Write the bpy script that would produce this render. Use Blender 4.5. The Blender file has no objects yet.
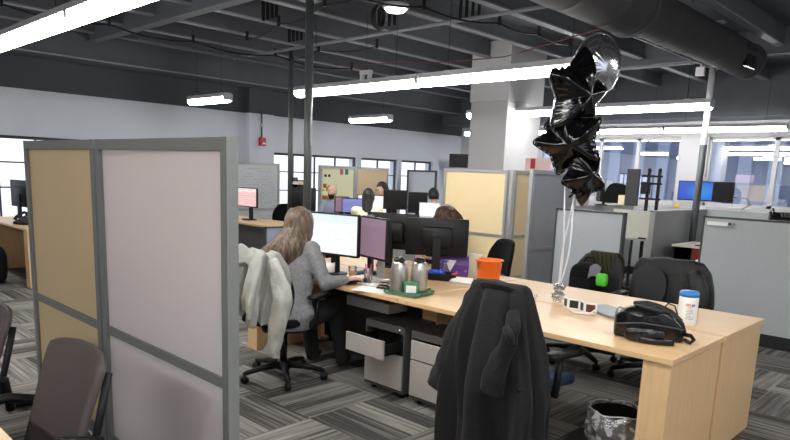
import bpy, math, random
from math import sin, cos, pi, radians as R, sqrt, atan2, exp
from mathutils import Vector, Matrix, noise
random.seed(7)
C = bpy.context.scene
COL = C.collection

# ------------------------------------------------------------------ materials
def srgb(r, g, b):
    def f(c):
        c /= 255.0
        return c / 12.92 if c <= .04045 else ((c + .055) / 1.055) ** 2.4
    return (f(r), f(g), f(b), 1)

def newmat(name):
    m = bpy.data.materials.new(name); m.use_nodes = True
    nt = m.node_tree
    return m, nt, nt.nodes['Principled BSDF']

def mat(name, col, rough=.6, metal=0, noise_amt=.06, scale=40, bump=0, bscale=200, spec=.5, coat=0, sheen=0, trans=0, ior=1.45):
    m, nt, b = newmat(name)
    tc = nt.nodes.new('ShaderNodeTexCoord')
    n = nt.nodes.new('ShaderNodeTexNoise'); n.inputs['Scale'].default_value = scale; n.inputs['Detail'].default_value = 4
    nt.links.new(tc.outputs['Object'], n.inputs['Vector'])
    mx = nt.nodes.new('ShaderNodeMix'); mx.data_type = 'RGBA'
    mx.inputs[6].default_value = [c * (1 - noise_amt) for c in col[:3]] + [1]
    mx.inputs[7].default_value = [min(1, c * (1 + noise_amt)) for c in col[:3]] + [1]
    nt.links.new(n.outputs['Fac'], mx.inputs[0]); nt.links.new(mx.outputs[2], b.inputs['Base Color'])
    b.inputs['Roughness'].default_value = rough; b.inputs['Metallic'].default_value = metal
    b.inputs['Specular IOR Level'].default_value = spec
    if coat: b.inputs['Coat Weight'].default_value = coat
    if sheen: b.inputs['Sheen Weight'].default_value = sheen
    if trans: b.inputs['Transmission Weight'].default_value = trans; b.inputs['IOR'].default_value = ior
    if bump:
        n2 = nt.nodes.new('ShaderNodeTexNoise'); n2.inputs['Scale'].default_value = bscale; n2.inputs['Detail'].default_value = 3
        nt.links.new(tc.outputs['Object'], n2.inputs['Vector'])
        bp = nt.nodes.new('ShaderNodeBump'); bp.inputs['Strength'].default_value = bump; bp.inputs['Distance'].default_value = .01
        nt.links.new(n2.outputs['Fac'], bp.inputs['Height']); nt.links.new(bp.outputs['Normal'], b.inputs['Normal'])
    return m

def emit(name, col, strength):
    m, nt, b = newmat(name)
    b.inputs['Base Color'].default_value = (.8, .8, .8, 1)
    b.inputs['Emission Color'].default_value = col; b.inputs['Emission Strength'].default_value = strength
    return m

def wood_mat():
    m, nt, b = newmat('maple_laminate')
    tc = nt.nodes.new('ShaderNodeTexCoord')
    mp = nt.nodes.new('ShaderNodeMapping'); mp.inputs['Scale'].default_value = (1.2, 14, 14)
    nt.links.new(tc.outputs['Object'], mp.inputs['Vector'])
    n = nt.nodes.new('ShaderNodeTexNoise'); n.inputs['Scale'].default_value = 3; n.inputs['Detail'].default_value = 6; n.inputs['Roughness'].default_value = .6
    nt.links.new(mp.outputs['Vector'], n.inputs['Vector'])
    cr = nt.nodes.new('ShaderNodeValToRGB')
    cr.color_ramp.elements[0].position = .3; cr.color_ramp.elements[0].color = srgb(208, 172, 126)
    cr.color_ramp.elements[1].position = .75; cr.color_ramp.elements[1].color = srgb(222, 188, 144)
    nt.links.new(n.outputs['Fac'], cr.inputs['Fac']); nt.links.new(cr.outputs['Color'], b.inputs['Base Color'])
    b.inputs['Roughness'].default_value = .38
    return m

def wood_v_mat():
    m = wood_mat(); m.name = 'maple_laminate_upright'
    for nd in m.node_tree.nodes:
        if nd.type == 'MAPPING': nd.inputs['Scale'].default_value = (14, 14, 1.2)
    return m

def carpet_mat():
    m, nt, b = newmat('carpet_planks')
    N = nt.nodes; L = nt.links
    tc = N.new('ShaderNodeTexCoord')
    rot = N.new('ShaderNodeMapping'); rot.inputs['Rotation'].default_value = (0, 0, R(0)); rot.inputs['Scale'].default_value = (1, 1, 1)
    L.new(tc.outputs['Object'], rot.inputs['Vector'])
    sep = N.new('ShaderNodeSeparateXYZ'); L.new(rot.outputs['Vector'], sep.inputs[0])
    def math_(op, a, bb=None):
        n = N.new('ShaderNodeMath'); n.operation = op
        for i, v in enumerate((a, bb)):
            if v is None: continue
            if isinstance(v, (int, float)): n.inputs[i].default_value = v
            else: L.new(v, n.inputs[i])
        return n.outputs[0]
    X, Y = sep.outputs[0], sep.outputs[1]
    T = .62; W = .155     # planks 1.0 x 0.25 m laid in a herringbone-like basket
    cx = math_('FLOOR', math_('DIVIDE', X, T)); cy = math_('FLOOR', math_('DIVIDE', Y, T))
    par = math_('MODULO', math_('ADD', math_('ADD', cx, cy), 200), 2)
    px = math_('FLOOR', math_('DIVIDE', X, W)); py = math_('FLOOR', math_('DIVIDE', Y, W))
    comb1 = N.new('ShaderNodeCombineXYZ'); L.new(px, comb1.inputs[0]); L.new(cy, comb1.inputs[1])
    comb2 = N.new('ShaderNodeCombineXYZ'); L.new(cx, comb2.inputs[0]); L.new(py, comb2.inputs[1]); comb2.inputs[2].default_value = 7
    idm = N.new('ShaderNodeMix'); idm.data_type = 'VECTOR'; L.new(par, idm.inputs[0]); L.new(comb1.outputs[0], idm.inputs[4]); L.new(comb2.outputs[0], idm.inputs[5])
    wn = N.new('ShaderNodeTexWhiteNoise'); wn.noise_dimensions = '3D'; L.new(idm.outputs[1], wn.inputs['Vector'])
    # streaks along each plank
    def streak(sx, sy):
        mp = N.new('ShaderNodeMapping'); mp.inputs['Scale'].default_value = (sx, sy, 1); L.new(rot.outputs['Vector'], mp.inputs['Vector'])
        n = N.new('ShaderNodeTexNoise'); n.inputs['Scale'].default_value = 1; n.inputs['Detail'].default_value = 2
        off = N.new('ShaderNodeVectorMath'); off.operation = 'ADD'
        sc = N.new('ShaderNodeVectorMath'); sc.operation = 'SCALE'; sc.inputs['Scale'].default_value = 31; L.new(wn.outputs['Color'], sc.inputs[0])
        L.new(mp.outputs['Vector'], off.inputs[0]); L.new(sc.outputs[0], off.inputs[1]); L.new(off.outputs[0], n.inputs['Vector'])
        return n.outputs['Fac']
    s1 = streak(38, 1.3); s2 = streak(1.3, 38)
    sm = N.new('ShaderNodeMix'); sm.data_type = 'FLOAT'; L.new(par, sm.inputs[0]); L.new(s1, sm.inputs[2]); L.new(s2, sm.inputs[3])
    v = math_('ADD', math_('MULTIPLY', wn.outputs['Value'], .5), math_('MULTIPLY', math_('SUBTRACT', sm.outputs[0], .5), 1.35))
    cr = N.new('ShaderNodeValToRGB')
    cr.color_ramp.elements[0].position = .0; cr.color_ramp.elements[0].color = srgb(70, 68, 66)
    cr.color_ramp.elements[1].position = .62; cr.color_ramp.elements[1].color = srgb(150, 146, 140)
    L.new(v, cr.inputs['Fac']); L.new(cr.outputs['Color'], b.inputs['Base Color'])
    b.inputs['Roughness'].default_value = .95; b.inputs['Specular IOR Level'].default_value = .1
    fn = N.new('ShaderNodeTexNoise'); fn.inputs['Scale'].default_value = 350; L.new(tc.outputs['Object'], fn.inputs['Vector'])
    bp = N.new('ShaderNodeBump'); bp.inputs['Strength'].default_value = .3; bp.inputs['Distance'].default_value = .005
    L.new(fn.outputs['Fac'], bp.inputs['Height']); L.new(bp.outputs['Normal'], b.inputs['Normal'])
    return m

def wall_mat():
    """left wall: pale blue-grey paint up to 2.68 m, charcoal above"""
    m, nt, b = newmat('two_tone_wall_paint')
    N = nt.nodes; L = nt.links
    tc = N.new('ShaderNodeTexCoord'); sep = N.new('ShaderNodeSeparateXYZ'); L.new(tc.outputs['Object'], sep.inputs[0])
    g = N.new('ShaderNodeMath'); g.operation = 'GREATER_THAN'; g.inputs[1].default_value = 2.69; L.new(sep.outputs[2], g.inputs[0])
    n = N.new('ShaderNodeTexNoise'); n.inputs['Scale'].default_value = 2; L.new(tc.outputs['Object'], n.inputs['Vector'])
    lo = N.new('ShaderNodeMix'); lo.data_type = 'RGBA'; lo.inputs[6].default_value = srgb(192, 198, 208); lo.inputs[7].default_value = srgb(200, 206, 215); L.new(n.outputs['Fac'], lo.inputs[0])
    mx = N.new('ShaderNodeMix'); mx.data_type = 'RGBA'; L.new(g.outputs[0], mx.inputs[0]); L.new(lo.outputs[2], mx.inputs[6]); mx.inputs[7].default_value = srgb(62, 66, 74)
    L.new(mx.outputs[2], b.inputs['Base Color']); b.inputs['Roughness'].default_value = .75
    return m

def glass_mat(name, tint, refl=.12, rough=0.0):
    m = bpy.data.materials.new(name); m.use_nodes = True; nt = m.node_tree; nt.nodes.clear()
    o = nt.nodes.new('ShaderNodeOutputMaterial'); t = nt.nodes.new('ShaderNodeBsdfTransparent'); t.inputs[0].default_value = tint
    g = nt.nodes.new('ShaderNodeBsdfGlossy'); g.inputs['Roughness'].default_value = rough; g.inputs[0].default_value = (1, 1, 1, 1)
    x = nt.nodes.new('ShaderNodeMixShader'); x.inputs[0].default_value = refl
    nt.links.new(t.outputs[0], x.inputs[1]); nt.links.new(g.outputs[0], x.inputs[2]); nt.links.new(x.outputs[0], o.inputs[0])
    return m

def frosted_mat(name, col, mixf=.35):
    m = bpy.data.materials.new(name); m.use_nodes = True; nt = m.node_tree
    b = nt.nodes['Principled BSDF']; b.inputs['Base Color'].default_value = col; b.inputs['Roughness'].default_value = .32; b.inputs['Specular IOR Level'].default_value = .6
    n = nt.nodes.new('ShaderNodeTexNoise'); n.inputs['Scale'].default_value = 3; n.inputs['Detail'].default_value = 3
    tc = nt.nodes.new('ShaderNodeTexCoord'); nt.links.new(tc.outputs['Object'], n.inputs['Vector'])
    mr = nt.nodes.new('ShaderNodeMapRange'); mr.inputs[3].default_value = .36; mr.inputs[4].default_value = .40
    nt.links.new(n.outputs['Fac'], mr.inputs[0]); nt.links.new(mr.outputs[0], b.inputs['Roughness'])
    t = nt.nodes.new('ShaderNodeBsdfTranslucent'); t.inputs[0].default_value = col
    x = nt.nodes.new('ShaderNodeMixShader'); x.inputs[0].default_value = mixf
    nt.links.new(b.outputs[0], x.inputs[1]); nt.links.new(t.outputs[0], x.inputs[2]); nt.links.new(x.outputs[0], nt.nodes['Material Output'].inputs[0])
    return m

def screen_mat(name, fn, strength):
    """fn(nodes, links, sepxz) -> colour socket; emission screen"""
    m, nt, b = newmat(name)
    tc = nt.nodes.new('ShaderNodeTexCoord')
    c = fn(nt, tc.outputs['Generated'])
    b.inputs['Base Color'].default_value = (.02, .02, .02, 1); b.inputs['Roughness'].default_value = .3
    if isinstance(c, tuple): b.inputs['Emission Color'].default_value = c
    else: nt.links.new(c, b.inputs['Emission Color'])
    b.inputs['Emission Strength'].default_value = strength
    return m

def doc_screen(top, body, lines, n=14):
    def fn(nt, gen):
        N, L = nt.nodes, nt.links
        sep = N.new('ShaderNodeSeparateXYZ'); L.new(gen, sep.inputs[0])
        cr = N.new('ShaderNodeValToRGB'); cr.color_ramp.interpolation = 'CONSTANT'
        cr.color_ramp.elements[0].position = 0; cr.color_ramp.elements[0].color = body
        cr.color_ramp.elements[1].position = .8; cr.color_ramp.elements[1].color = top
        L.new(sep.outputs[2], cr.inputs['Fac'])
        w = N.new('ShaderNodeMath'); w.operation = 'SINE'; mu = N.new('ShaderNodeMath'); mu.operation = 'MULTIPLY'; mu.inputs[1].default_value = n * 6.28
        L.new(sep.outputs[2], mu.inputs[0]); L.new(mu.outputs[0], w.inputs[0])
        ns = N.new('ShaderNodeTexNoise'); ns.inputs['Scale'].default_value = 9; L.new(gen, ns.inputs['Vector'])
        ml = N.new('ShaderNodeMath'); ml.operation = 'MULTIPLY'; L.new(w.outputs[0], ml.inputs[0]); L.new(ns.outputs['Fac'], ml.inputs[1])
        gt = N.new('ShaderNodeMath'); gt.operation = 'GREATER_THAN'; gt.inputs[1].default_value = .44; L.new(ml.outputs[0], gt.inputs[0])
        mx = N.new('ShaderNodeMix'); mx.data_type = 'RGBA'; L.new(gt.outputs[0], mx.inputs[0]); L.new(cr.outputs['Color'], mx.inputs[6]); mx.inputs[7].default_value = lines
        return mx.outputs[2]
    return fn

M = {}
M['wood'] = wood_mat(); M['woodv'] = wood_v_mat()
M['edge'] = mat('maple_edge_band', srgb(206, 164, 112), .45)
M['carpet'] = carpet_mat(); M['wall'] = wall_mat()
M['wallw'] = mat('warm_white_wall_paint', srgb(172, 172, 175), .75, scale=2, noise_amt=.03)
M['column'] = mat('white_column_paint', srgb(186, 186, 188), .7, scale=2, noise_amt=.04, bump=.05, bscale=60)
M['ceil'] = mat('charcoal_ceiling_paint', srgb(82, 86, 93), .8, scale=3, noise_amt=.2, bump=.3, bscale=30)
M['joist'] = mat('charcoal_joist_paint', srgb(92, 95, 101), .7, scale=6, noise_amt=.15)
M['joistl'] = mat('light_grey_flange_paint', srgb(138, 141, 146), .6, scale=6, noise_amt=.2)  # lighter grey than the joist sides
M['duct'] = mat('painted_duct_metal', srgb(58, 58, 60), .85, 0, scale=5, noise_amt=.12)
M['frame'] = mat('grey_anodised_frame', srgb(128, 131, 129), .5, .1)
M['framed'] = mat('dark_grey_frame', srgb(70, 74, 76), .5, .2)
M['frostw'] = frosted_mat('frosted_white_panel', srgb(234, 227, 227), .25)
M['frostt'] = frosted_mat('tan_fabric_panel', srgb(228, 204, 162), .12)
M['creampanel'] = mat('cream_panel', srgb(236, 214, 168), .6, scale=3, noise_amt=.03)
M['black'] = mat('black_plastic', srgb(11, 11, 12), .5, spec=.35)
M['blackg'] = mat('gloss_black_plastic', srgb(14, 14, 16), .2)
M['mesh'] = mat('black_chair_fabric', srgb(15, 15, 17), .9, bump=.3, spec=.25, bscale=500)
M['graymesh'] = mat('charcoal_chair_fabric', srgb(52, 52, 55), .85, bump=.3, bscale=500)
M['brownshell'] = mat('brown_grey_chair_upholstery', srgb(84, 75, 73), .6, bump=.15, bscale=600, noise_amt=.04)
M['blue'] = mat('navy_seat_fabric', srgb(38, 62, 88), .85, bump=.3, bscale=500)
M['chrome'] = mat('brushed_steel', (.55, .53, .5, 1), .33, 1.0, noise_amt=.1, scale=25)
M['silver'] = mat('silver_metal_paint', srgb(176, 176, 176), .35, .5)
M['pedf'] = mat('warm_grey_drawer_paint', srgb(172, 166, 160), .5)
M['pedd'] = mat('dark_pedestal_metal', srgb(84, 82, 82), .5, .2)
M['coat'] = mat('black_coat_wool', srgb(15, 15, 16), .95, bump=.5, bscale=90, sheen=.03, noise_amt=.15)
M['nylon'] = mat('black_nylon', srgb(12, 12, 14), .27, bump=.9, bscale=16)
M['leather'] = mat('black_quilted_nylon', srgb(13, 13, 15), .55, bump=.6, bscale=30)
M['white_fab'] = mat('off_white_fleece', srgb(164, 164, 158), .9, bump=.8, bscale=28, sheen=.1)
M['sweater'] = mat('grey_marl_knit', srgb(124, 124, 126), .95, bump=.5, bscale=200, noise_amt=.5, scale=70)
M['trouser'] = mat('dark_trouser_cloth', srgb(24, 25, 30), .9)
M['shoe'] = mat('dark_shoe_leather', srgb(28, 24, 22), .5)
M['skin'] = mat('skin', srgb(206, 160, 136), .55, noise_amt=.05, scale=20)
M['skin2'] = mat('skin_light', srgb(214, 172, 148), .55, noise_amt=.05, scale=20)
M['white'] = mat('white_plastic', srgb(232, 232, 228), .4)
M['paper'] = mat('white_paper', srgb(238, 238, 234), .8)
M['ceramic'] = mat('white_ceramic', srgb(236, 230, 220), .2)
M['orange'] = mat('orange_plastic', srgb(244, 112, 24), .38)
M['bluelid'] = mat('blue_plastic_lid', srgb(44, 128, 200), .4)
M['green'] = mat('lime_green_cloth', srgb(90, 200, 50), .6)
M['glassgreen'] = mat('green_tinted_acrylic', srgb(150, 205, 180), .12, trans=.8)
M['labelg'] = mat('green_box_card', srgb(70, 130, 96), .6)
M['purple'] = mat('purple_bag_paper', srgb(98, 58, 138), .5)
M['redm'] = mat('red_plastic', srgb(176, 28, 34), .4)
M['pink'] = mat('pink_paper', srgb(228, 96, 120), .7)
M['teal'] = mat('teal_paper', srgb(40, 140, 130), .7)
M['yellow'] = mat('yellow_plastic', srgb(220, 176, 40), .5)
M['bluep'] = mat('blue_plastic', srgb(36, 80, 190), .4)
M['cub'] = mat('cubicle_grey_fabric', srgb(176, 180, 182), .85, bump=.15, bscale=500, noise_amt=.05)
M['cubd'] = mat('cubicle_dark_fabric', srgb(158, 161, 162), .85, bump=.15, bscale=500, noise_amt=.05)
M['wboard'] = mat('whiteboard_enamel', srgb(206, 208, 212), .25, scale=6, noise_amt=.03)
M['wboardw'] = mat('warm_white_laminate', srgb(214, 210, 198), .4)
M['rubberbase'] = mat('black_rubber_base', srgb(30, 30, 32), .7)
M['foil'] = mat('black_foil', srgb(4, 4, 5), .13, 0, spec=.38, coat=.12, noise_amt=.05)
M['foils'] = mat('silver_foil', (.66, .66, .67, 1), .16, 1.0, noise_amt=.03)
M['ribbon'] = mat('silver_ribbon', srgb(222, 222, 226), .35, .2)
M['cell'] = mat('clear_cellophane', (.95, .95, .95, 1), .12, trans=.92, ior=1.12)
M['steel'] = mat('dark_steel_pole_paint', srgb(92, 95, 96), .42, .4, noise_amt=.12)
M['maroon'] = mat('maroon_fabric', srgb(120, 40, 44), .85)
M['olive'] = mat('olive_knit', srgb(58, 58, 38), .95, bump=.5, bscale=120)
M['pilaster'] = mat('pilaster_paint', srgb(180, 188, 200), .75, scale=2, noise_amt=.03)
M['winframe'] = mat('dark_window_frame', srgb(50, 52, 58), .5)
M['winframew'] = mat('white_window_frame', srgb(180, 180, 182), .5)
M['glass'] = glass_mat('clear_window_glass', (.97, .98, 1, 1), .04)
M['glassr'] = glass_mat('reflective_window_glass', (.80, .84, .92, 1), .34)
M['tube'] = emit('lit_lamp_diffuser', (1.0, .985, .96, 1), 16)
M['housing'] = mat('white_lamp_housing', srgb(196, 196, 198), .4)
M['brown_hair'] = None

def film_mat(name, refl=.22, dif=.22):
    m = bpy.data.materials.new(name); m.use_nodes = True; nt = m.node_tree; nt.nodes.clear()
    o = nt.nodes.new('ShaderNodeOutputMaterial'); t = nt.nodes.new('ShaderNodeBsdfTransparent'); g = nt.nodes.new('ShaderNodeBsdfGlossy'); g.inputs['Roughness'].default_value = .12
    d = nt.nodes.new('ShaderNodeBsdfDiffuse'); d.inputs[0].default_value = (.8, .8, .8, 1)
    x = nt.nodes.new('ShaderNodeMixShader'); y = nt.nodes.new('ShaderNodeMixShader'); tc = nt.nodes.new('ShaderNodeTexCoord')
    n = nt.nodes.new('ShaderNodeTexNoise'); n.inputs['Scale'].default_value = 22; n.inputs['Detail'].default_value = 5; nt.links.new(tc.outputs['Object'], n.inputs['Vector'])
    p = nt.nodes.new('ShaderNodeMapRange'); p.inputs[1].default_value = .45; p.inputs[2].default_value = .7; p.inputs[3].default_value = dif * .3; p.inputs[4].default_value = dif * 2.6; nt.links.new(n.outputs['Fac'], p.inputs[0])
    bp = nt.nodes.new('ShaderNodeBump'); bp.inputs['Distance'].default_value = .02; bp.inputs['Strength'].default_value = 1; nt.links.new(n.outputs['Fac'], bp.inputs['Height']); nt.links.new(bp.outputs[0], g.inputs['Normal'])
    x.inputs[0].default_value = refl; nt.links.new(t.outputs[0], x.inputs[1]); nt.links.new(g.outputs[0], x.inputs[2])
    nt.links.new(p.outputs[0], y.inputs[0]); nt.links.new(x.outputs[0], y.inputs[1]); nt.links.new(d.outputs[0], y.inputs[2]); nt.links.new(y.outputs[0], o.inputs[0])
    return m
M['film'] = film_mat('crinkled_clear_film', .26, .3)
def hair_mat(name, c0, c1):
    m, nt, b = newmat(name)
    tc = nt.nodes.new('ShaderNodeTexCoord'); mp = nt.nodes.new('ShaderNodeMapping'); mp.inputs['Scale'].default_value = (60, 60, 1.2)
    n = nt.nodes.new('ShaderNodeTexNoise'); n.inputs['Scale'].default_value = 1; n.inputs['Detail'].default_value = 3
    nt.links.new(tc.outputs['Object'], mp.inputs[0]); nt.links.new(mp.outputs[0], n.inputs['Vector'])
    cr = nt.nodes.new('ShaderNodeValToRGB'); cr.color_ramp.elements[0].position = .35; cr.color_ramp.elements[1].position = .68
    cr.color_ramp.elements[0].color = c0; cr.color_ramp.elements[1].color = c1
    nt.links.new(n.outputs['Fac'], cr.inputs[0]); nt.links.new(cr.outputs[0], b.inputs['Base Color'])
    bp = nt.nodes.new('ShaderNodeBump'); bp.inputs['Strength'].default_value = .6; bp.inputs['Distance'].default_value = .01
    nt.links.new(n.outputs['Fac'], bp.inputs['Height']); nt.links.new(bp.outputs['Normal'], b.inputs['Normal'])
    b.inputs['Roughness'].default_value = .5
    return m
M['brown_hair'] = hair_mat('ash_brown_hair', srgb(50, 41, 34), srgb(122, 100, 78))
M['dark_hair'] = hair_mat('dark_hair', srgb(11, 9, 8), srgb(28, 23, 21))
M['red_hair'] = hair_mat('chestnut_hair', srgb(44, 26, 20), srgb(96, 58, 42))

# ------------------------------------------------------------------ mesh builder
class MB:
    def __init__(s): s.v = []; s.f = []; s.sm = []
    def add(s, vs, fs, smooth=False):
        o = len(s.v); s.v += [tuple(v) for v in vs]; s.f += [tuple(i + o for i in f) for f in fs]; s.sm += [smooth] * len(fs)
        return s
    def box(s, c, d, rz=0, mtx=None):
        x, y, z = [k / 2 for k in d]
        vs = [Vector((sx * x, sy * y, sz * z)) for sx in (-1, 1) for sy in (-1, 1) for sz in (-1, 1)]
        m = Matrix.Translation(c) @ (mtx if mtx else Matrix.Rotation(rz, 4, 'Z'))
        return s.add([m @ v for v in vs], [(0, 1, 3, 2), (4, 6, 7, 5), (0, 4, 5, 1), (2, 3, 7, 6), (0, 2, 6, 4), (1, 5, 7, 3)])
    def bb(s, x0, x1, y0, y1, z0, z1): return s.box(((x0 + x1) / 2, (y0 + y1) / 2, (z0 + z1) / 2), (x1 - x0, y1 - y0, z1 - z0))
    def rbox(s, c, d, r=.02, n=4, axis='z', mtx=None):
        """rounded-corner slab, extruded along axis"""
        a = {'z': (0, 1, 2), 'y': (0, 2, 1), 'x': (1, 2, 0)}[axis]
        w, h, t = d[a[0]] / 2, d[a[1]] / 2, d[a[2]] / 2
        r = min(r, w * .99, h * .99); pts = []
        for k, (sx, sy) in enumerate(((1, 1), (-1, 1), (-1, -1), (1, -1))):
            for i in range(n + 1):
                th = k * pi / 2 + i / n * pi / 2
                pts.append((sx * (w - r) + r * cos(th), sy * (h - r) + r * sin(th)))
        b = min(r * .35, t * .6)
        rings = []
        for (sc, tt) in ((b, -t), (0, -t + b), (0, t - b), (b, t)):
            ring = []
            for (x, y) in pts:
                fx = (w - sc) / w; fy = (h - sc) / h
                p = [0, 0, 0]; p[a[0]] = x * fx; p[a[1]] = y * fy; p[a[2]] = tt
                p = Vector(p)
                if mtx: p = mtx @ p
                ring.append(Vector(c) + p)
            rings.append(ring)
        return s.loft(rings, True, True, smooth=True)
    def loft(s, rings, cap0=True, cap1=True, smooth=True):
        n = len(rings[0]); vs = [p for r in rings for p in r]; fs = []
        for j in range(len(rings) - 1):
            for i in range(n):
                fs.append((j * n + i, j * n + (i + 1) % n, (j + 1) * n + (i + 1) % n, (j + 1) * n + i))
        if cap0: fs.append(tuple(range(n))[::-1])
        if cap1: fs.append(tuple((len(rings) - 1) * n + i for i in range(n)))
        return s.add(vs, fs, smooth)
    def tube(s, pts, r, n=8, caps=True, smooth=True):
        pts = [Vector(p) for p in pts]; rs = r if isinstance(r, (list, tuple)) else [r] * len(pts)
        rings = []; up = None
        for i, p in enumerate(pts):
            t = (pts[min(i + 1, len(pts) - 1)] - pts[max(i - 1, 0)]).normalized()
            if up is None:
                up = Vector((0, 0, 1)) if abs(t.z) < .9 else Vector((1, 0, 0))
            u = (up - t * up.dot(t)); u = u.normalized() if u.length > 1e-5 else t.orthogonal().normalized()
            up = u; w = t.cross(u)
            rings.append([p + (u * cos(2 * pi * k / n) + w * sin(2 * pi * k / n)) * rs[i] for k in range(n)])
        return s.loft(rings, caps, caps, smooth)
    def cyl(s, p0, p1, r, n=16, r1=None, smooth=True): return s.tube([p0, p1], [r, r if r1 is None else r1], n, True, smooth)
    def lathe(s, prof, c=(0, 0, 0), n=24, smooth=True, mtx=None):
        rings = []
        for (r, z) in prof:
            ring = [Vector((max(r, 1e-4) * cos(2 * pi * k / n), max(r, 1e-4) * sin(2 * pi * k / n), z)) for k in range(n)]
            if mtx: ring = [mtx @ q for q in ring]
            rings.append([q + Vector(c) for q in ring])
        return s.loft(rings, True, True, smooth)
    def grid(s, fn, nu, nv, smooth=True, closeu=False):
        vs = [fn(i / (nu if closeu else nu - 1), j / (nv - 1)) for j in range(nv) for i in range(nu)]
        fs = []
        for j in range(nv - 1):
            for i in range(nu if closeu else nu - 1):
                a = j * nu + i; b = j * nu + (i + 1) % nu
                fs.append((a, b, b + nu, a + nu))
        return s.add(vs, fs, smooth)
    def sphere(s, c, r, n=16, m=10):
        rr = r if isinstance(r, (tuple, list)) else (r, r, r)
        rings = []
        for j in range(m + 1):
            a = -pi / 2 + pi * j / m; k = max(cos(a), .002)
            rings.append([Vector((c[0] + rr[0] * k * cos(2 * pi * i / n), c[1] + rr[1] * k * sin(2 * pi * i / n), c[2] + rr[2] * sin(a))) for i in range(n)])
        return s.loft(rings, True, True)
    def build(s, name, m, parent=None, bevel=0, solid=0, subsurf=0, loc=None, rz=0):
        me = bpy.data.meshes.new(name); me.from_pydata([tuple(v) for v in s.v], [], s.f); me.update()
        me.polygons.foreach_set('use_smooth', s.sm)
        mm = M[m] if isinstance(m, str) else m
        me.materials.append(mm)
        import bmesh
        b = bmesh.new(); b.from_mesh(me); bmesh.ops.recalc_face_normals(b, faces=b.faces); b.to_mesh(me); b.free()
        o = bpy.data.objects.new(name, me); COL.objects.link(o)
        if parent: o.parent = parent
        if solid:
            d = o.modifiers.new('s', 'SOLIDIFY'); d.thickness = solid; d.offset = 0
        if bevel:
            d = o.modifiers.new('b', 'BEVEL'); d.width = bevel; d.segments = 2; d.limit_method = 'ANGLE'; d.angle_limit = R(40)
        if subsurf:
            d = o.modifiers.new('u', 'SUBSURF'); d.levels = subsurf; d.render_levels = subsurf
        if loc is not None: o.location = loc
        o.rotation_euler.z = rz
        return o

def tag(o, label, cat, group=None):
    o['label'] = label; o['category'] = cat
    if group: o['group'] = group
    return o
def thing(name, label, cat, loc=(0, 0, 0), rz=0, group=None):
    o = bpy.data.objects.new(name, None); COL.objects.link(o); o.empty_display_size = .1
    o.location = loc; o.rotation_euler = (0, 0, rz)
    return tag(o, label, cat, group)
def struct(o): o['kind'] = 'structure'; return o
def kids(o): return [c for c in bpy.data.objects if c.parent == o]
def dup(o, label, loc=None, rz=None, parent=None):
    c = o.copy(); COL.objects.link(c)
    if parent: c.parent = parent
    if loc is not None: c.location = loc
    if rz is not None: c.rotation_euler.z = rz
    if label: c['label'] = label
    for ch in kids(o): dup(ch, None, parent=c)
    return c

def rucksack(b, c, d, rz=0, seed=0, e=.55, n=36, mrings=12, wr=.02):
    rings = []
    for j in range(mrings + 1):
        a = -pi / 2 + pi * j / mrings; k_ = max(cos(a), .02) ** e; z = sin(a); z = (abs(z) ** .8) * (1 if z > 0 else -1)
        ring = []
        for i in range(n):
            th = 2 * pi * i / n; x = (abs(cos(th)) ** e) * (1 if cos(th) > 0 else -1); y = (abs(sin(th)) ** e) * (1 if sin(th) > 0 else -1)
            p = Vector((x * k_ * d[0] / 2, y * k_ * d[1] / 2, z * d[2] / 2))
            q = 1 + wr * 4 * noise.noise(p * 9 + Vector((seed, 0, 0))) + wr * 1.5 * noise.noise(p * 26 + Vector((seed, 3, 0)))
            p = Vector((p.x * q, p.y * q, p.z * q)); p.rotate(Matrix.Rotation(rz, 3, 'Z')); ring.append(p + Vector(c))
        rings.append(ring)
    b.loft(rings, True, True); return b
# ------------------------------------------------------------------ setting
XL, XR, YF, YB, ZC = -12.0, 4.6, -5.0, 15.0, 3.85
struct(MB().bb(XL - .3, XR + .3, YF - .3, YB + .3, -.1, 0).build('floor', 'carpet'))
struct(MB().bb(XL - .3, XR + .3, YF - .3, YB + .3, ZC, ZC + .2).build('ceiling', 'ceil'))

def wall_with_openings(name, axis, at, t, a0, a1, z1, holes, m):
    b = MB(); cuts = sorted(holes); cur = a0
    def put(p0, p1, z0, z1_):
        if p1 - p0 < 1e-4 or z1_ - z0 < 1e-4: return
        if axis == 'x': b.bb(min(at, at + t), max(at, at + t), p0, p1, z0, z1_)
        else: b.bb(p0, p1, min(at, at + t), max(at, at + t), z0, z1_)
    for (h0, h1, w0, w1) in cuts:
        put(cur, h0, 0, z1); put(h0, h1, 0, w0); put(h0, h1, w1, z1); cur = h1
    put(cur, a1, 0, z1)
    return struct(b.build(name, m))
LW = [(1.4, 4.9, .42, 1.94), (8.45, 10.95, .42, 1.92), (11.1, 12.4, .42, 1.92), (12.55, 13.8, .42, 1.92)]
wall_with_openings('wall_left', 'x', XL, -.3, YF, YB, ZC, LW, 'wall')
BW = [(-9.4, -5.78, 1.14, 2.6), (-5.16, -2.4, 1.14, 2.6), (-1.8, 1.0, 1.14, 2.6)]
wall_with_openings('wall_back', 'y', YB, .3, XL, XR, ZC, BW, 'wallw')
RWN = [(-3.5, 1.5, 1.0, 2.6), (2.5, 7.5, 1.0, 2.6)]  # unseen right-wall windows, added for fill light and the balloon reflection
wall_with_openings('wall_right', 'x', XR, .2, YF, YB, ZC, RWN, 'wallw')
struct(MB().bb(XL, XR, YF - .2, YF, 0, ZC).build('wall_front', 'wallw'))
n = 0
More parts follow.
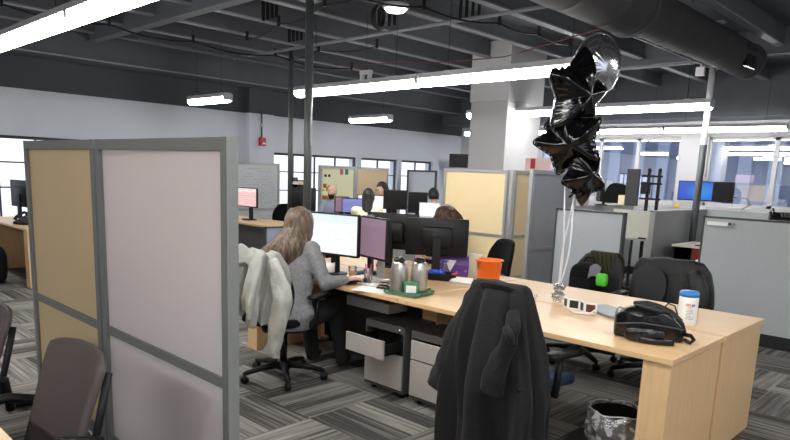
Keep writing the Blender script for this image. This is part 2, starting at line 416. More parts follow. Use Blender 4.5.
for (y0, y1, z0, z1) in LW:
    n += 1
    w = thing('window_%d' % n, '', ''); del w['label']; del w['category']; w['kind'] = 'structure'
    w.location = (XL - .1, (y0 + y1) / 2, z0); hw = (y1 - y0) / 2; H = z1 - z0
    f = MB()
    for s_ in (-1, 1): f.bb(-.03, .03, s_ * hw - .03, s_ * hw + .03, 0, H)
    f.bb(-.03, .03, -hw, hw, 0, .05); f.bb(-.03, .03, -hw, hw, H - .05, H)
    k = max(1, round(2 * hw / .62) )
    for i in range(1, k): f.bb(-.02, .02, -hw + 2 * hw * i / k - .014, -hw + 2 * hw * i / k + .014, 0, H)
    for zz in (.68, 1.09): f.bb(-.02, .02, -hw, hw, zz - .012, zz + .012)
    a = f.build('window_frame', 'winframe', w); a['kind'] = 'structure'
    a = MB().bb(-.005, .005, -hw, hw, 0, H).build('pane', 'glass', w); a['kind'] = 'structure'
for (y0, y1, z0, z1) in RWN:
    n += 1
    w = thing('window_%d' % n, '', ''); del w['label']; del w['category']; w['kind'] = 'structure'
    w.location = (XR + .1, (y0 + y1) / 2, z0); hw = (y1 - y0) / 2; H = z1 - z0; f = MB()
    for q in (-hw, -hw / 3, hw / 3, hw): f.bb(-.03, .03, q - .03, q + .03, 0, H)
    f.bb(-.028, .028, -hw, hw, 0, .05); f.bb(-.028, .028, -hw, hw, H - .05, H)
    a = f.build('window_frame', 'winframew', w); a['kind'] = 'structure'
    a = MB().bb(-.005, .005, -hw, hw, 0, H).build('pane', 'glass', w); a['kind'] = 'structure'
for (x0, x1, z0, z1) in BW:
    n += 1
    w = thing('window_%d' % n, '', ''); del w['label']; del w['category']; w['kind'] = 'structure'
    w.location = ((x0 + x1) / 2, YB + .12, z0); hw = (x1 - x0) / 2; H = z1 - z0
    f = MB()
    for s_ in (-1, 1): f.bb(s_ * hw - .04, s_ * hw + .04, -.04, .04, 0, H)
    f.bb(-hw, hw, -.04, .04, 0, .06); f.bb(-hw, hw, -.04, .04, H - .06, H)
    mull = {(-9.4): [-7.7, -6.76], (-5.16): [-3.85], (-1.8): [-.4]}[x0]
    for mx_ in mull: q = mx_ - (x0 + x1) / 2; f.bb(q - .045, q + .045, -.04, .04, 0, H)
    a = f.build('window_frame', 'winframew', w); a['kind'] = 'structure'
    a = MB().bb(-hw, hw, -.006, .006, 0, H).build('pane', 'glassr', w); a['kind'] = 'structure'
struct(MB().bb(XL, XR, YB - .14, YB - .001, 1.07, 1.13).build('trim_1', 'winframew'))
struct(MB().bb(XL, -11.84, 7.76, 8.38, 0, ZC).build('trim_2', 'wall'))
struct(MB().bb(XL, XR, YB - .02, YB, 0, .1).build('baseboard_back', 'rubberbase'))
struct(MB().bb(XL, XL + .02, YF, YB, 0, .1).build('baseboard_left', 'rubberbase'))
# white piers either side of the window gap on the back wall
struct(MB().bb(-5.72, -5.22, YB - .12, YB, 1.13, 2.95).build('trim_3', 'wallw', bevel=.01))
# perimeter soffits
struct(MB().bb(XL, -11.35, YF, YB, 3.2, ZC).build('trim_4', 'ceil'))
struct(MB().bb(XL, XR, 14.1, YB, 2.93, ZC).build('trim_5', 'ceil'))
struct(MB().bb(-11.36, -11.30, YF, 14.1, 3.195, 3.215).build('trim_90', 'joistl'))
# joists along Y
k = 6
for i in range(16):
    x = -8.06 + 1.03 * (i - 3)
    if x > XR - .2: break
    b = MB().bb(x - .035, x + .035, YF, 14.1, 3.6, ZC)
    j = struct(b.build('trim_%d' % k, 'joist')); k += 1
    fl = MB().bb(x - .06, x + .06, YF, 14.1, 3.585, 3.605).build('flange', 'joistl', j); fl['kind'] = 'structure'
for y in (-2.4, 4.45, 10.9):
    j = struct(MB().bb(-11.35, XR, y - .05, y + .05, 3.5, ZC).build('trim_%d' % k, 'joist')); k += 1
    fl = MB().bb(-11.35, XR, y - .08, y + .08, 3.485, 3.505).build('flange', 'joist', j); fl['kind'] = 'structure'
# white structural column with a thicker head
struct(MB().bb(-7.36, -6.58, 9.42, 10.48, 0, 2.86).build('wall_column', 'column', bevel=.01))
struct(MB().bb(-7.38, -6.56, 9.4, 10.5, 2.86, ZC).build('trim_%d' % k, 'column', bevel=.01)); k += 1

# ------------------------------------------------------------------ ceiling services
def pole(label, x, y, r, z1, m='steel', z0=0):
    t = thing('steel_pole', label, 'pole', (x, y, z0))
    MB().cyl((0, 0, 0), (0, 0, z1 - z0), r, 20).build('shaft', m, t)
    MB().box((0, 0, .006), (r * 4, r * 4, .012)).build('base_plate', m, t)
    MB().box((0, 0, z1 - z0 - .006), (r * 4, r * 4, .012)).build('top_plate', m, t)
    return t
pole('thick dark steel pole rising behind the grey-sweatered woman to the ceiling', -6.24, 4.9, .048, 3.48)
pole('thin dark steel pole just left of the thick pole, farther back', -9.3, 6.92, .042, 3.85)
tp = pole('pole beside the blue-lit monitor, white above and dark grey below', -3.53, 10.05, .045, 3.85, 'housing')
MB().cyl((0, 0, .01), (0, 0, 2.15), .049, 20).build('dark_sleeve', 'framed', tp)

def lamp(loc, L, label, group='linear ceiling lamps'):
    t = thing('ceiling_lamp', label, 'ceiling lamp', loc, 0, group)
    h = MB()
    prof = [(-.09, .0), (-.06, .065), (.06, .065), (.09, .0)]
    h.loft([[Vector((sx * L / 2, y, z)) for (y, z) in prof] for sx in (-1, 1)], smooth=False)
    h.build('housing', 'housing', t)
    d = MB(); prof = [(-.084, 0), (-.075, -.055), (-.04, -.085), (.04, -.085), (.075, -.055), (.084, 0)]
    d.loft([[Vector((sx * (L / 2 - .02), y, z)) for (y, z) in prof] for sx in (-1, 1)], smooth=True)
    d.build('diffuser', 'tube', t)
    for sx in (-1, 1):
        MB().box((sx * (L / 2 - .008), 0, -.004), (.022, .17, .1)).build('end_cap', 'housing', t)
        w = MB().tube([(sx * L * .33, 0, .05), (sx * L * .33, 0, ZC - .27 - loc[2])], .0035, 5)
        w.build('hanging_wire', 'black', t)
        MB().box((sx * L * .33, 0, .066), (.07, .05, .025)).build('bracket', 'housing', t)
    return t
Lab = {
 (0, 0): 'lamp strip at the top left, left half of the nearest row',
 (0, 1): 'lamp strip at the top left, right half running out of the top of the picture',
 (1, 0): 'left half of the long lamp strip crossing behind the steel pole',
 (1, 1): 'right half of the long lamp strip, ending at the black balloons'}
for r_, y in enumerate((2.05, 6.05)):
    for c_, x in enumerate((-6.75, -4.3)):
        lamp((x, y, 2.7), 2.42, Lab[(r_, c_)])
lamp((-10.27, 5.93, 2.7), 1.2, 'short lamp near the dark upper wall, above the fire alarm side, left one')
lamp((-10.3, 9.75, 2.7), 1.2, 'short lamp over the far windows, right of the thick pole')
lamp((-6.45, 9.75, 2.7), 2.42, 'lamp strip whose left tip shows at the white column, upper one')
lamp((-4.42, 9.75, 2.7), 2.1, 'lamp strip just right of the balloons, nearest the round duct end')
lamp((-10.3, 13.8, 2.7), 1.2, 'short lamp whose left tip shows at the white column, lower one')
lamp((-8.3, 13.8, 2.7), 2.3, 'farthest window lamp strip, left part behind the balloons')
lamp((-6.38, 13.8, 2.7), 1.42, 'farthest window lamp strip, short middle part')
lamp((-4.52, 13.8, 2.7), 2.26, 'farthest window lamp strip, right part above the blue-lit monitor')
lamp((-1.85, 2.05, 2.7), 2.42, 'added fill lamp strip above the front desks')  # out-of-view lamp added to brighten surfaces facing the camera
lamp((.6, .4, 2.7), 2.42, 'added fill lamp strip above the walkway right of the camera')  # second added lamp, lights the fronts from out of view
for i, (x, y) in enumerate([(-10.3, 2.05), (-1.6, -2.0), (-6.75, -2.0), (.9, 3.2), (1.2, 7.6), (1.2, -2.0), (2.4, 11.6)]):  # strips beyond the right frame edge are added for room light
    o = lamp((x, y, 2.7), 2.42 if x > -10 else 1.2, ['short lamp at the left end of the nearest row', 'lamp strip behind the camera over the right tables', 'lamp strip behind the camera over the left tables', 'added unseen lamp strip to the right of the front desk', 'added unseen lamp strip to the right of the grey cubicle panel', 'rightmost lamp strip behind the camera', 'added unseen lamp strip near the right end of the window wall'][i])

# round duct in two diameters
t = thing('round_duct', 'large round charcoal duct hanging at the upper right, with a dark end grille', 'duct', (-3.12, 0, 3.3))
def ductseg(y0, y1, r, nm):
    b = MB(); ys = []; y = y0
    prof = []
    nseg = int((y1 - y0) / .09)
    for i in range(nseg + 1):
        y = y0 + (y1 - y0) * i / nseg
        prof += [(r, y - .004), (r + .0018, y), (r, y + .004)] if i % 8 == 0 else [(r, y)]
    m = Matrix.Rotation(-pi / 2, 4, 'X')
    b.lathe(prof, (0, 0, 0), 36, True, m)
    return b.build(nm, 'duct', t)
ductseg(-4.9, 6.45, .295, 'wide_section'); ductseg(6.5, 10.15, .23, 'narrow_section')
m_ = Matrix.Rotation(-pi / 2, 4, 'X')
MB().lathe([(.225, 6.42), (.305, 6.43), (.31, 6.46), (.29, 6.52), (.225, 6.56)], (0, 0, 0), 36, True, m_).build('joint_ring', 'duct', t)
MB().lathe([(.225, 10.13), (.24, 10.14), (.24, 10.19), (0, 10.2)], (0, 0, 0), 36, True, m_).build('end_cap', 'duct', t)
b = MB()
for i in range(5): b.box((.2, 9.45 + i * .07, -.05), (.06, .02, .2))
g = b.build('grille', 'black', t)
MB().box((.205, 9.59, -.05), (.045, .38, .26)).build('grille_frame', 'blackg', t)
for y in (1, 4, 7.5):
    for s_ in (-1, 1): MB().tube([(s_ * .2, y, .2), (s_ * .2, y, .54)], .005, 5).build('hanger_rod', 'black', t)

def pipe(name, label, cat, pts, r, m):
    return tag(MB().tube(pts, r, 8).build(name, m), label, cat)
pipe('ceiling_conduit', 'long grey conduit crossing under the joists from the steel pole to the duct', 'pipe', [(-10.4, 6.5, 3.45), (-3.45, 6.55, 3.45)], .024, 'joistl')
pipe('ceiling_conduit', 'grey conduit behind the balloons leading to the small sensor box', 'pipe', [(-6.4, 10.65, 3.42), (-3.6, 10.65, 3.42)], .02, 'joistl')
pipe('ceiling_conduit', 'grey pipe along the left dark wall below the soffit', 'pipe', [(-10.0, 4.6, 3.4), (-10.0, 9.9, 3.4)], .03, 'joist')
pipe('sprinkler_pipe', 'thin red pipe running under the joists left of the white column', 'pipe', [(-9.2, 7.8, 3.42), (-7.3, 8.6, 3.42), (-6.2, 8.7, 3.42), (-4.0, 7.7, 3.42)], .009, mat('faded_red_paint', srgb(96, 48, 52), .7))
def cable(label, pts, r=.012):
    P = []
    for i in range(len(pts) - 1):
        a, b_ = Vector(pts[i]), Vector(pts[i + 1]); L = (b_ - a).length
        for k_ in range(8):
            u = k_ / 8; P.append(a.lerp(b_, u) - Vector((0, 0, 4 * u * (1 - u) * .05 * L)))
    P.append(Vector(pts[-1])); o = MB().tube(P, r, 6).build('black_cable', 'black')
    tag(o, label, 'cable')
    for i, p in enumerate(pts):
        c = MB().bb(-.015, .015, -.015, .015, -.03, .10); q = c.build('cable_clip', 'black', o); q.location = p
    return o
cable('sagging black cable clipped under the joists from the coil to the balloons', [(-5.45, 4.6, 3.42), (-5.2, 5.7, 3.42), (-4.95, 6.8, 3.42), (-4.9, 7.6, 3.42), (-4.9, 8.4, 3.42)])
cable('sagging black cable under the joists at the upper left', [(-9.35, 2.6, 3.42), (-9.35, 3.9, 3.42), (-9.45, 5.2, 3.42), (-9.3, 6.6, 3.42), (-9.2, 8.2, 3.42)])
cable('black cable running along the joists right of the thick pole', [(-8.6, 5.6, 3.44), (-7.4, 5.3, 3.44), (-6.1, 5.0, 3.44), (-5.75, 5.2, 3.5), (-5.2, 5.25, 3.5), (-4.6, 5.9, 3.5)], .009)
cable('thin black cable looping above the long lamp strip', [(-9.3, 6.9, 3.42), (-8.3, 6.7, 3.42), (-7.3, 7.0, 3.42)], .008)
b = MB()
for kx in range(4):
    b.tube([(-5.62 + .016 * kx, 5.38 + .085 * cos(a_ / 24 * 2 * pi), 3.30 + (.115 + .008 * kx) * sin(a_ / 24 * 2 * pi)) for a_ in range(25)], .015, 6)
b.tube([(-5.6, 5.38, 3.43), (-5.6, 5.38, 3.6)], .006, 5)
tag(b.build('cable_coil', 'black'), 'coil of black cable hanging from the ceiling right of the thick pole', 'cable')
t = thing('ceiling_fixture', 'small bright flush ceiling fixture beside the hanging cable coil', 'ceiling lamp', (-5.47, 5.52, 3.42))
MB().lathe([(.0, .03), (.15, .03), (.16, 0), (.14, -.02)], n=20).build('housing', 'housing', t)
MB().lathe([(.13, -.02), (.10, -.05), (0, -.06)], n=20).build('diffuser', emit('dim_lit_diffuser', (1, 1, 1, 1), 2.5), t)
MB().box((0, 0, .22), (.03, .03, .40)).build('stem', 'black', t)
t = thing('sensor_box', 'small pale box hanging under the conduit beside the duct', 'sensor', (-3.9, 10.6, 3.28))
MB().box((0, 0, 0), (.13, .07, .13)).build('body', 'housing', t, bevel=.008); MB().cyl((0, 0, .06), (0, 0, .14), .012).build('stem', 'housing', t)
t = thing('cable_tray', 'narrow metal cable tray running beside the round duct', 'cable tray', (-3.82, 8.3, 3.4))
for sx in (-.08, .08): MB().bb(sx - .008, sx + .008, -1.6, 3.0, -.02, .02).build('side_rail', 'joistl', t)
for i in range(18): MB().bb(-.08, .08, -1.55 + i * .26, -1.53 + i * .26, -.015, 0).build('rung', 'joistl', t)
b = MB().bb(-.05, .03, -1.6, 3, -.005, .022); b.build('cables', 'black', t)
tag(MB().bb(XL, XL + .22, YF, 1, 0, .01).build('x', 'black'), '', ''); bpy.data.objects.remove(bpy.data.objects['x'])
# rows of small hangers on the slab
for i, (x, y, lb) in enumerate([(-7.6, 5.3, 'black ceiling strap bundle between joists left of the thick pole'), (-8.5, 6.4, 'black ceiling strap bundle at the left, near the dark wall'), (-6.6, 6.5, 'black ceiling strap bundle just right of the thick pole'), (-5.5, 6.9, 'black ceiling strap bundle above the long lamp strip middle')]):
    b = MB()
    for q in range(4): b.bb(x - .16 + q * .1, x - .14 + q * .1, y - .02, y + .02, 3.52, ZC)
    tag(b.build('ceiling_strap', 'black'), lb, 'strap')
t = thing('junction_box', 'white junction box above the joint of the long lamp strip', 'junction box', (-6.5, 6.05, 2.86))
MB().box((0, 0, 0), (.2, .06, .05)).build('body', 'housing', t, bevel=.005)
for sx in (-.07, .07): MB().box((sx, 0, -.05), (.04, .05, .1)).build('leg', 'housing', t)
MB().tube([(0, 0, .02), (0, 0, .74)], .003, 5).build('hanging_wire', 'black', t)

# fire alarm, speaker box
t = thing('fire_alarm', 'red wall fire alarm with a white strobe on the pilaster', 'fire alarm', (-11.83, 8.05, 2.12))
MB().box((.03, 0, 0), (.07, .15, .17)).build('body', 'redm', t, bevel=.01)
MB().box((.068, .02, -.035), (.012, .07, .035)).build('strobe', 'white', t)
MB().tube([(.012, 0, .08), (.012, 0, .62)], .014, 8).build('conduit', 'winframe', t)
MB().box((.018, 0, .34), (.035, .05, .07)).build('conduit_coupling', 'silver', t)
t = thing('wall_television', 'black box-shaped screen mounted high at the corner beside the column', 'television', (-11.35, 14.2, 1.98), R(35))
MB().box((0, 0, 0), (.62, .08, .36)).build('casing', 'black', t, bevel=.01)
MB().box((0, -.043, 0), (.57, .008, .31)).build('screen', 'black', t)
MB().box((-.1, .28, .05), (.08, .5, .06)).build('wall_arm', 'black', t)

# ------------------------------------------------------------------ room dividers
def divider(label, loc, rz, w, m_up, m_lo, frame='frame', h=1.68, rail=.71, group=None, foot=True, postw=.045):
    t = thing('room_divider', label, 'room divider', loc, rz, group)
    f = MB(); q_ = w / 2 - postw
    for s_ in (-1, 1): f.bb(s_ * (w / 2 - postw / 2) - postw / 2, s_ * (w / 2 - postw / 2) + postw / 2, -.025, .025, .05, h)
    f.bb(-q_, q_, -.024, .024, h - .05, h - .001); f.bb(-q_, q_, -.02, .02, rail - .022, rail + .022); f.bb(-q_, q_, -.024, .024, .06, .12)
    f.build('frame', frame, t)
    MB().bb(-w / 2 + postw, w / 2 - postw, -.008, .008, rail + .022, h - .05).build('upper_panel', m_up, t)
    MB().bb(-w / 2 + postw, w / 2 - postw, -.008, .008, .12, rail - .022).build('lower_panel', m_lo, t)
    if foot:
        for s_ in (-1, 1):
            MB().rbox((s_ * (w / 2 - .06), 0, .035), (.06, .42, .05), .02).build('foot', 'black', t)
    return t
divider('white frosted room divider with grey frame, the nearest panel to the camera', (-2.775, 1.342, 0), 0, 1.225, 'frostw', 'frostw')
divider('tan room divider with grey frame at the left, hinged to the white one', (-3.955, 1.342, 0), 0, 1.08, 'frostt', 'frostt')
divider('cream yellow room divider standing behind the orange bucket', (-6.09, 8.0, 0), 0, 1.22, 'creampanel', 'creampanel', 'silver')
divider('narrow tan divider seen nearly edge-on, right beside the cream yellow one', (-5.39, 8.37, 0), R(82), .62, 'frostt', 'frostt', 'silver')
divider('white divider between the cream one and the smoky whiteboard panel', (-5.35, 9.3, 0), R(62), 1.0, 'wboardw', 'wboardw', 'silver')
divider('smoky grey glass divider beside the balloon ribbons', (-4.34, 7.35, 0), R(90), 1.1, mat('smoky_grey_panel', srgb(150, 152, 158), .2, noise_amt=.1, scale=4), mat('smoky_grey_panel_low', srgb(150, 152, 158), .22, noise_amt=.1, scale=4), 'silver')
dv = divider('whiteboard divider by the far wall under the fire alarm', (-11.95 + .2, 7.85, 0), R(90), 1.2, 'wboard', 'wboard', 'silver')
# handwriting: rows of faint illegible strokes
b = MB(); rnd = random.Random(3)
for i in range(26):
    z = 1.55 - i * .055; x = -.45
    while x < .45:
        l = rnd.uniform(.02, .08)
        if rnd.random() < .55: b.bb(x, x + l, -.0105, -.009, z, z + .006)
        x += l + .025
b.build('handwriting', mat('faint_marker_ink', srgb(120, 126, 140), .7), dv)
dv = divider('white partition with pale yellow art poster behind the bald man', (-10.5, 9.04, 0), R(90), 1.0, 'wboardw', 'wboardw', 'silver')
MB().bb(-.42, .44, -.016, -.0095, .78, 1.6).build('poster', mat('pale_yellow_poster', srgb(250, 247, 205), .7), dv)
b = MB(); rnd = random.Random(5)
for i in range(16):
    b.rbox((-.30 + rnd.uniform(-.10, .10), -.0185, 1.12 + rnd.uniform(-.17, .16)), (rnd.uniform(.03, .10), .002, rnd.uniform(.02, .09)), .01, 3, 'y')
b.build('orange_blotches', mat('orange_print', srgb(222, 158, 60), .7), dv)
for (px_, pz_, mm, nm) in ((.10, 1.56, 'pink', 'pink_note'), (.24, 1.56, 'teal', 'teal_note')): MB().bb(px_ - .045, px_ + .045, -.02, -.0165, pz_ - .06, pz_ + .06).build(nm, mm, dv)
for q in (-.34, -.24): MB().box((q, -.019, 1.47), (.06, .003, .05)).build('black_mark', 'black', dv)
divider('tan board divider to the right of the art poster', (-10.5, 10.05, 0), R(90), 1.0, 'frostt', 'frostt', 'silver')
dv = divider('white far divider with dark edge near the corner, behind the purple-shirted man', (-11.45, 12.75, 0), 0, 1.02, 'wboard', 'wboard', 'framed')

# ------------------------------------------------------------------ cubicles on the right
def panel(label, loc, rz, w, h, m='cub', base=True, trim='framed'):
    t = thing('office_partition', label, 'partition', loc, rz)
    MB().bb(-w / 2 + .02, w / 2 - .02, -.03, .03, .13, h - .02).build('fabric', m, t)
    f = MB().bb(-w / 2, w / 2, -.034, .034, h - .02, h)
    for s_ in (-1, 1): f.bb(s_ * (w / 2 - .01) - .01, s_ * (w / 2 - .01) + .01, -.034, .034, 0, h)
    f.build('edge_trim', trim, t)
    if base: MB().bb(-w / 2, w / 2, -.036, .036, 0, .13).build('base', 'rubberbase', t)
    return t
t = panel('grey cubicle panel with black base nearest the right edge, holding the nameplate', (-.9, 7.14, 0), 0, 3.02, 1.26)
a = thing('nameplate_holder', 'small white nameplate on the nearest grey cubicle panel', 'nameplate', (-2.24, 7.095, 1.19))
MB().box((0, 0, 0), (.26, .012, .055)).build('holder', 'silver', a, bevel=.003); MB().box((-.02, -.008, 0), (.2, .004, .038)).build('card', 'paper', a)
MB().cyl((.1, -.016, .005), (.1, -.006, .005), .014, 12).build('pin', 'framed', a)
panel('pale grey low panel behind the green-tagged backpack chair', (-3.37, 6.5, 0), 0, .80, 1.26, mat('pale_grey_fabric', srgb(176, 182, 186), .8))
panel('long grey cubicle wall under the right windows', (-3.6, 10.95, 0), 0, 6.6, 1.2, 'cub', trim='silver')
panel('grey side panel of the far cubicle behind the quilted jacket', (-3.69, 9.9, 0), R(90), 2.0, 1.2, 'cubd', trim='silver')
panel('dark-edged grey panel at the left end of the far cubicles', (-4.9, 9.9, 0), R(90), 2.0, 1.2, 'cubd', trim='silver')
t = thing('rolling_whiteboard', 'pale whiteboard standing in the cubicle beside the tall arm stand', 'whiteboard', (-4.15, 9.35, 0))
MB().bb(-.32, .34, -.012, .012, .76, 1.17).build('board', 'wboardw', t); MB().bb(-.34, .36, -.05, .02, .735, .76).build('tray', 'silver', t)
MB().bb(-.015, .015, -.01, .02, .03, .76).build('post', 'black', t); MB().box((0, 0, .02), (.5, .3, .03)).build('base', 'black', t, bevel=.01)
tag(MB().rbox((-3.98, 9.315, .772), (.12, .02, .02), .006).build('marker_pen', 'black'), 'black marker lying on the whiteboard tray', 'marker')
t = thing('cubicle_desk', 'white-topped cubicle desk with a dark open front behind the quilted jacket', 'desk', (-3.0, 9.6, 0))
MB().box((0, 0, .73), (1.0, .8, .03)).build('tabletop', 'wboardw', t, bevel=.004)
for s_ in (-1, 1): MB().box((s_ * .48, 0, .36), (.03, .74, .71)).build('side_panel', 'black', t)
MB().box((0, .35, .36), (.93, .03, .7)).build('back_panel', 'black', t)
t = thing('maroon_seat', 'maroon seat with a white cloth on it, under the far cubicle desk', 'chair', (-2.98, 9.05, 0))
MB().rbox((0, 0, .47), (.56, .5, .12), .06).build('seat', 'maroon', t); MB().rbox((0, .22, .62), (.52, .1, .3), .08, 4, 'y').build('backrest', 'maroon', t)
for sx in (-1, 1):
    for sy in (-1, 1): MB().cyl((sx * .22, sy * .2, 0), (sx * .22, sy * .2, .42), .018).build('leg', 'black', t)
b = MB(); b.grid(lambda u, v: Vector((-2.98 + (u - .5) * .26, 8.98 + (v - .5) * .22, .548 + .028 * abs(sin(u * 9 + v * 4)))), 14, 12)
tag(b.build('white_cloth', 'paper', solid=.006), 'crumpled white cloth on the maroon seat', 'cloth')
t = thing('desk_telephone', 'black desk phone perched on top of the nearest grey cubicle panel', 'telephone', (-2.0, 8.4, 1.2), R(20))
MB().loft([[Vector((x, -.1, 0)), Vector((x, .1, 0)), Vector((x, .1, .1)), Vector((x, -.1, .03))] for x in (-.12, .12)], smooth=False).build('base', 'black', t, bevel=.006)
MB().tube([(-.09, -.09, .06), (-.09, -.07, .09), (-.09, .05, .13), (-.09, .08, .11)], [.02, .016, .016, .022], 8).build('handset', 'blackg', t)
b = MB()
for i in range(3):
    for j in range(4): b.box((.0 + i * .035, -.06 + j * .03, .055 + j * .0105), (.022, .018, .012))
b.build('keypad', 'pedd', t)
tag(MB().bb(-2.4, -1.4, 8.15, 8.7, 1.17, 1.195).build('cabinet_top', 'cub'), 'grey storage cabinet top under the black desk phone', 'cabinet')
t = bpy.data.objects['cabinet_top']; bpy.data.objects.remove(t)
t = thing('storage_cabinet', 'grey storage cabinet behind the nearest panel, under the desk phone', 'cabinet', (-1.7, 8.42, 0))
MB().bb(-.6, .6, -.27, .27, 0, 1.2).build('body', 'cub', t, bevel=.004)
for s_ in (-1, 1):
    d_ = MB().bb(s_ * .3 - .29, s_ * .3 + .29, -.29, -.27, .07, 1.17).build('door', 'cub', t); MB().box((s_ * .05, -.3, .7), (.014, .02, .14)).build('handle', 'silver', d_)
tag(MB().lathe([(0, 0), (.045, 0), (.05, .1), (.04, .16), (0, .165)], (-1.55, 8.4, 1.2), 16).build('red_tumbler', 'redm'), 'dark red tumbler at the right edge beside the desk phone', 'cup')

# --- monitors
def monitor(label, loc, rz, w, h, scr, zc=None, cat='monitor', group=None, stand=True, z_c=.33, bez=.014, neck='black'):
    """loc = base on the desk; screen faces local -Y"""
    t = thing('monitor', label, cat, loc, rz, group)
    MB().rbox((0, 0, z_c), (w, .035, h), .012, 3, 'y').build('casing', 'black', t)
    MB().bb(-w / 2 + bez, w / 2 - bez, -.021, -.0165, z_c - h / 2 + bez * 1.3, z_c + h / 2 - bez).build('screen', scr, t)
    MB().rbox((0, .035, z_c), (w * .5, .05, h * .55), .03, 3, 'y').build('rear_housing', 'black', t)
    if stand:
        MB().loft([[Vector((sx * .035, .05, 0)), Vector((sx * .035, .085, 0)), Vector((sx * .03, .075, z_c)), Vector((sx * .03, .045, z_c))] for sx in (-1, 1)], smooth=False).build('neck', neck, t)
        MB().rbox((0, .03, .008), (.24, .19, .016), .07, 5).build('base', neck, t)
    return t
S = {}
S['doc'] = screen_mat('lit_document_screen', doc_screen((.78, .88, .93, 1), (.93, .95, 1, 1), (.72, .78, .9, 1)), .5)
S['pink'] = screen_mat('mauve_screen', doc_screen(srgb(160, 128, 150), srgb(150, 120, 140), srgb(144, 114, 134), 10), .4)
S['pinkw'] = screen_mat('pale_pink_screen', doc_screen(srgb(250, 236, 236), srgb(246, 204, 200), srgb(226, 150, 150), 9), .46)
S['lav'] = screen_mat('lavender_screen', doc_screen(srgb(128, 136, 200), srgb(120, 128, 196), srgb(140, 146, 206), 8), .46)
S['white'] = screen_mat('white_screen', doc_screen((.95, .97, 1, 1), (.9, .94, .98, 1), (.8, .86, .92, 1), 8), .5)
def bluefn(nt, gen):
    N, L = nt.nodes, nt.links
    v = N.new('ShaderNodeVectorMath'); v.operation = 'DISTANCE'; v.inputs[1].default_value = (.72, .5, .45); L.new(gen, v.inputs[0])
    cr = N.new('ShaderNodeValToRGB'); e = cr.color_ramp.elements; e[0].position = 0; e[0].color = srgb(170, 236, 250); e[1].position = .75; e[1].color = srgb(8, 70, 190)
    k = e.new(.28); k.color = srgb(30, 160, 235)
    L.new(v.outputs['Value'], cr.inputs[0]); return cr.outputs[0]
S['blue'] = screen_mat('blue_glow_screen', bluefn, .5)
S['off'] = M['blackg']
Z = .74
monitor('wide monitor with white document screen in front of the grey-sweatered woman', (-3.99, 3.38, Z), R(11), .575, .34, S['doc'])
monitor('small square monitor with mauve screen beside the coffee flasks', (-3.585, 3.48, Z), R(-12), .385, .325, S['pink'], neck='silver')
monitor('large black monitor seen from behind, in front of the chestnut-haired person', (-3.43, 4.04, Z), R(180 + 40), .51, .305, S['off'], z_c=.33)
monitor('black monitor seen from behind just left of the large one, partly hidden', (-4.05, 4.15, Z), R(180 + 20), .5, .32, S['off'], z_c=.32)
monitor('black monitor seen edge-on between the document screen and the mauve screen', (-3.86, 3.62, Z), R(-62), .44, .3, S['off'], z_c=.33)
# far right monitors
t = monitor('monitor with glowing blue desktop left of the grey pole', (-4.22, 11.9, 1.05), R(8), .58, .34, S['blue'], z_c=.42)
t = monitor('dark monitor on a silver arm next to the blue one', (-3.72, 11.75, 1.05), R(-25), .42, .34, S['off'], z_c=.42, stand=False)
MB().tube([(0, .05, .42), (.12, .12, .34), (.34, .16, .33), (.4, .2, .24), (.18, .22, .12), (.1, .2, .02)], .016, 8).build('arm', 'silver', t)
MB().lathe([(0, 0), (.06, 0), (.06, .02), (0, .02)], (.1, .2, 0), 16).build('clamp', 'silver', t)
t = thing('window_counter', 'pale counter below the right windows holding the blue-lit monitor', 'counter', (-4.0, 12.0, 0))
MB().bb(-2.6, 2.4, -.4, .4, 1.02, 1.05).build('worktop', 'wboardw', t)
for x in (-2.5, 0, 2.3): MB().bb(x - .02, x + .02, -.38, .38, 0, 1.02).build('support', 'cub', t)
tag(rucksack(MB(), (-5.62, 11.85, 1.05 + .25), (.5, .3, .5), 0, 6, .7).build('shoulder_bag', 'mesh', subsurf=1), 'black rounded bag on the window counter left of the tall stand', 'bag')
t = thing('monitor_stand', 'tall black twin-post stand with a monitor turned sideways, over the cubicles', 'monitor stand', (-4.2, 9.85, 0))
for x in (0, .16): MB().bb(x - .02, x + .02, -.02, .02, .02, 1.75).build('post', 'black', t)
for z in (1.32, 1.55, 1.66): MB().bb(-.1, .22, -.05, -.02, z, z + .03).build('cross_arm', 'black', t)
MB().box((.08, 0, .015), (.5, .5, .03)).build('base', 'black', t, bevel=.01)
MB().box((-.22, -.05, 1.5), (.2, .06, .56)).build('monitor_body', mat('grey_monitor_back', srgb(66, 66, 70), .5), t, bevel=.01)
MB().box((0, -.08, 1.5), (.12, .1, .18)).build('mount_plate', 'black', t, bevel=.01)
for x in (0, .16): MB().sphere((x, 0, 1.77), .03, 10, 6).build('cap', 'black', t)
monitor('black monitor edge at the left end of the far cubicles, beside the balloons', (-4.85, 9.6, 1.2), R(-50), .3, .3, S['off'], z_c=.21)
tag(MB().bb(-4.87, -4.72, 10.3, 10.4, 1.2, 1.36).build('cream_box', mat('cream_card', srgb(226, 218, 180), .7)), 'cream box on the cubicle ledge beside the balloons', 'box')
tag(MB().bb(-4.2, -4.1, 10.93, 10.97, 1.2, 1.25).build('yellow_note_block', 'yellow'), 'yellow note block on the cubicle wall right of the tall stand', 'notepad')

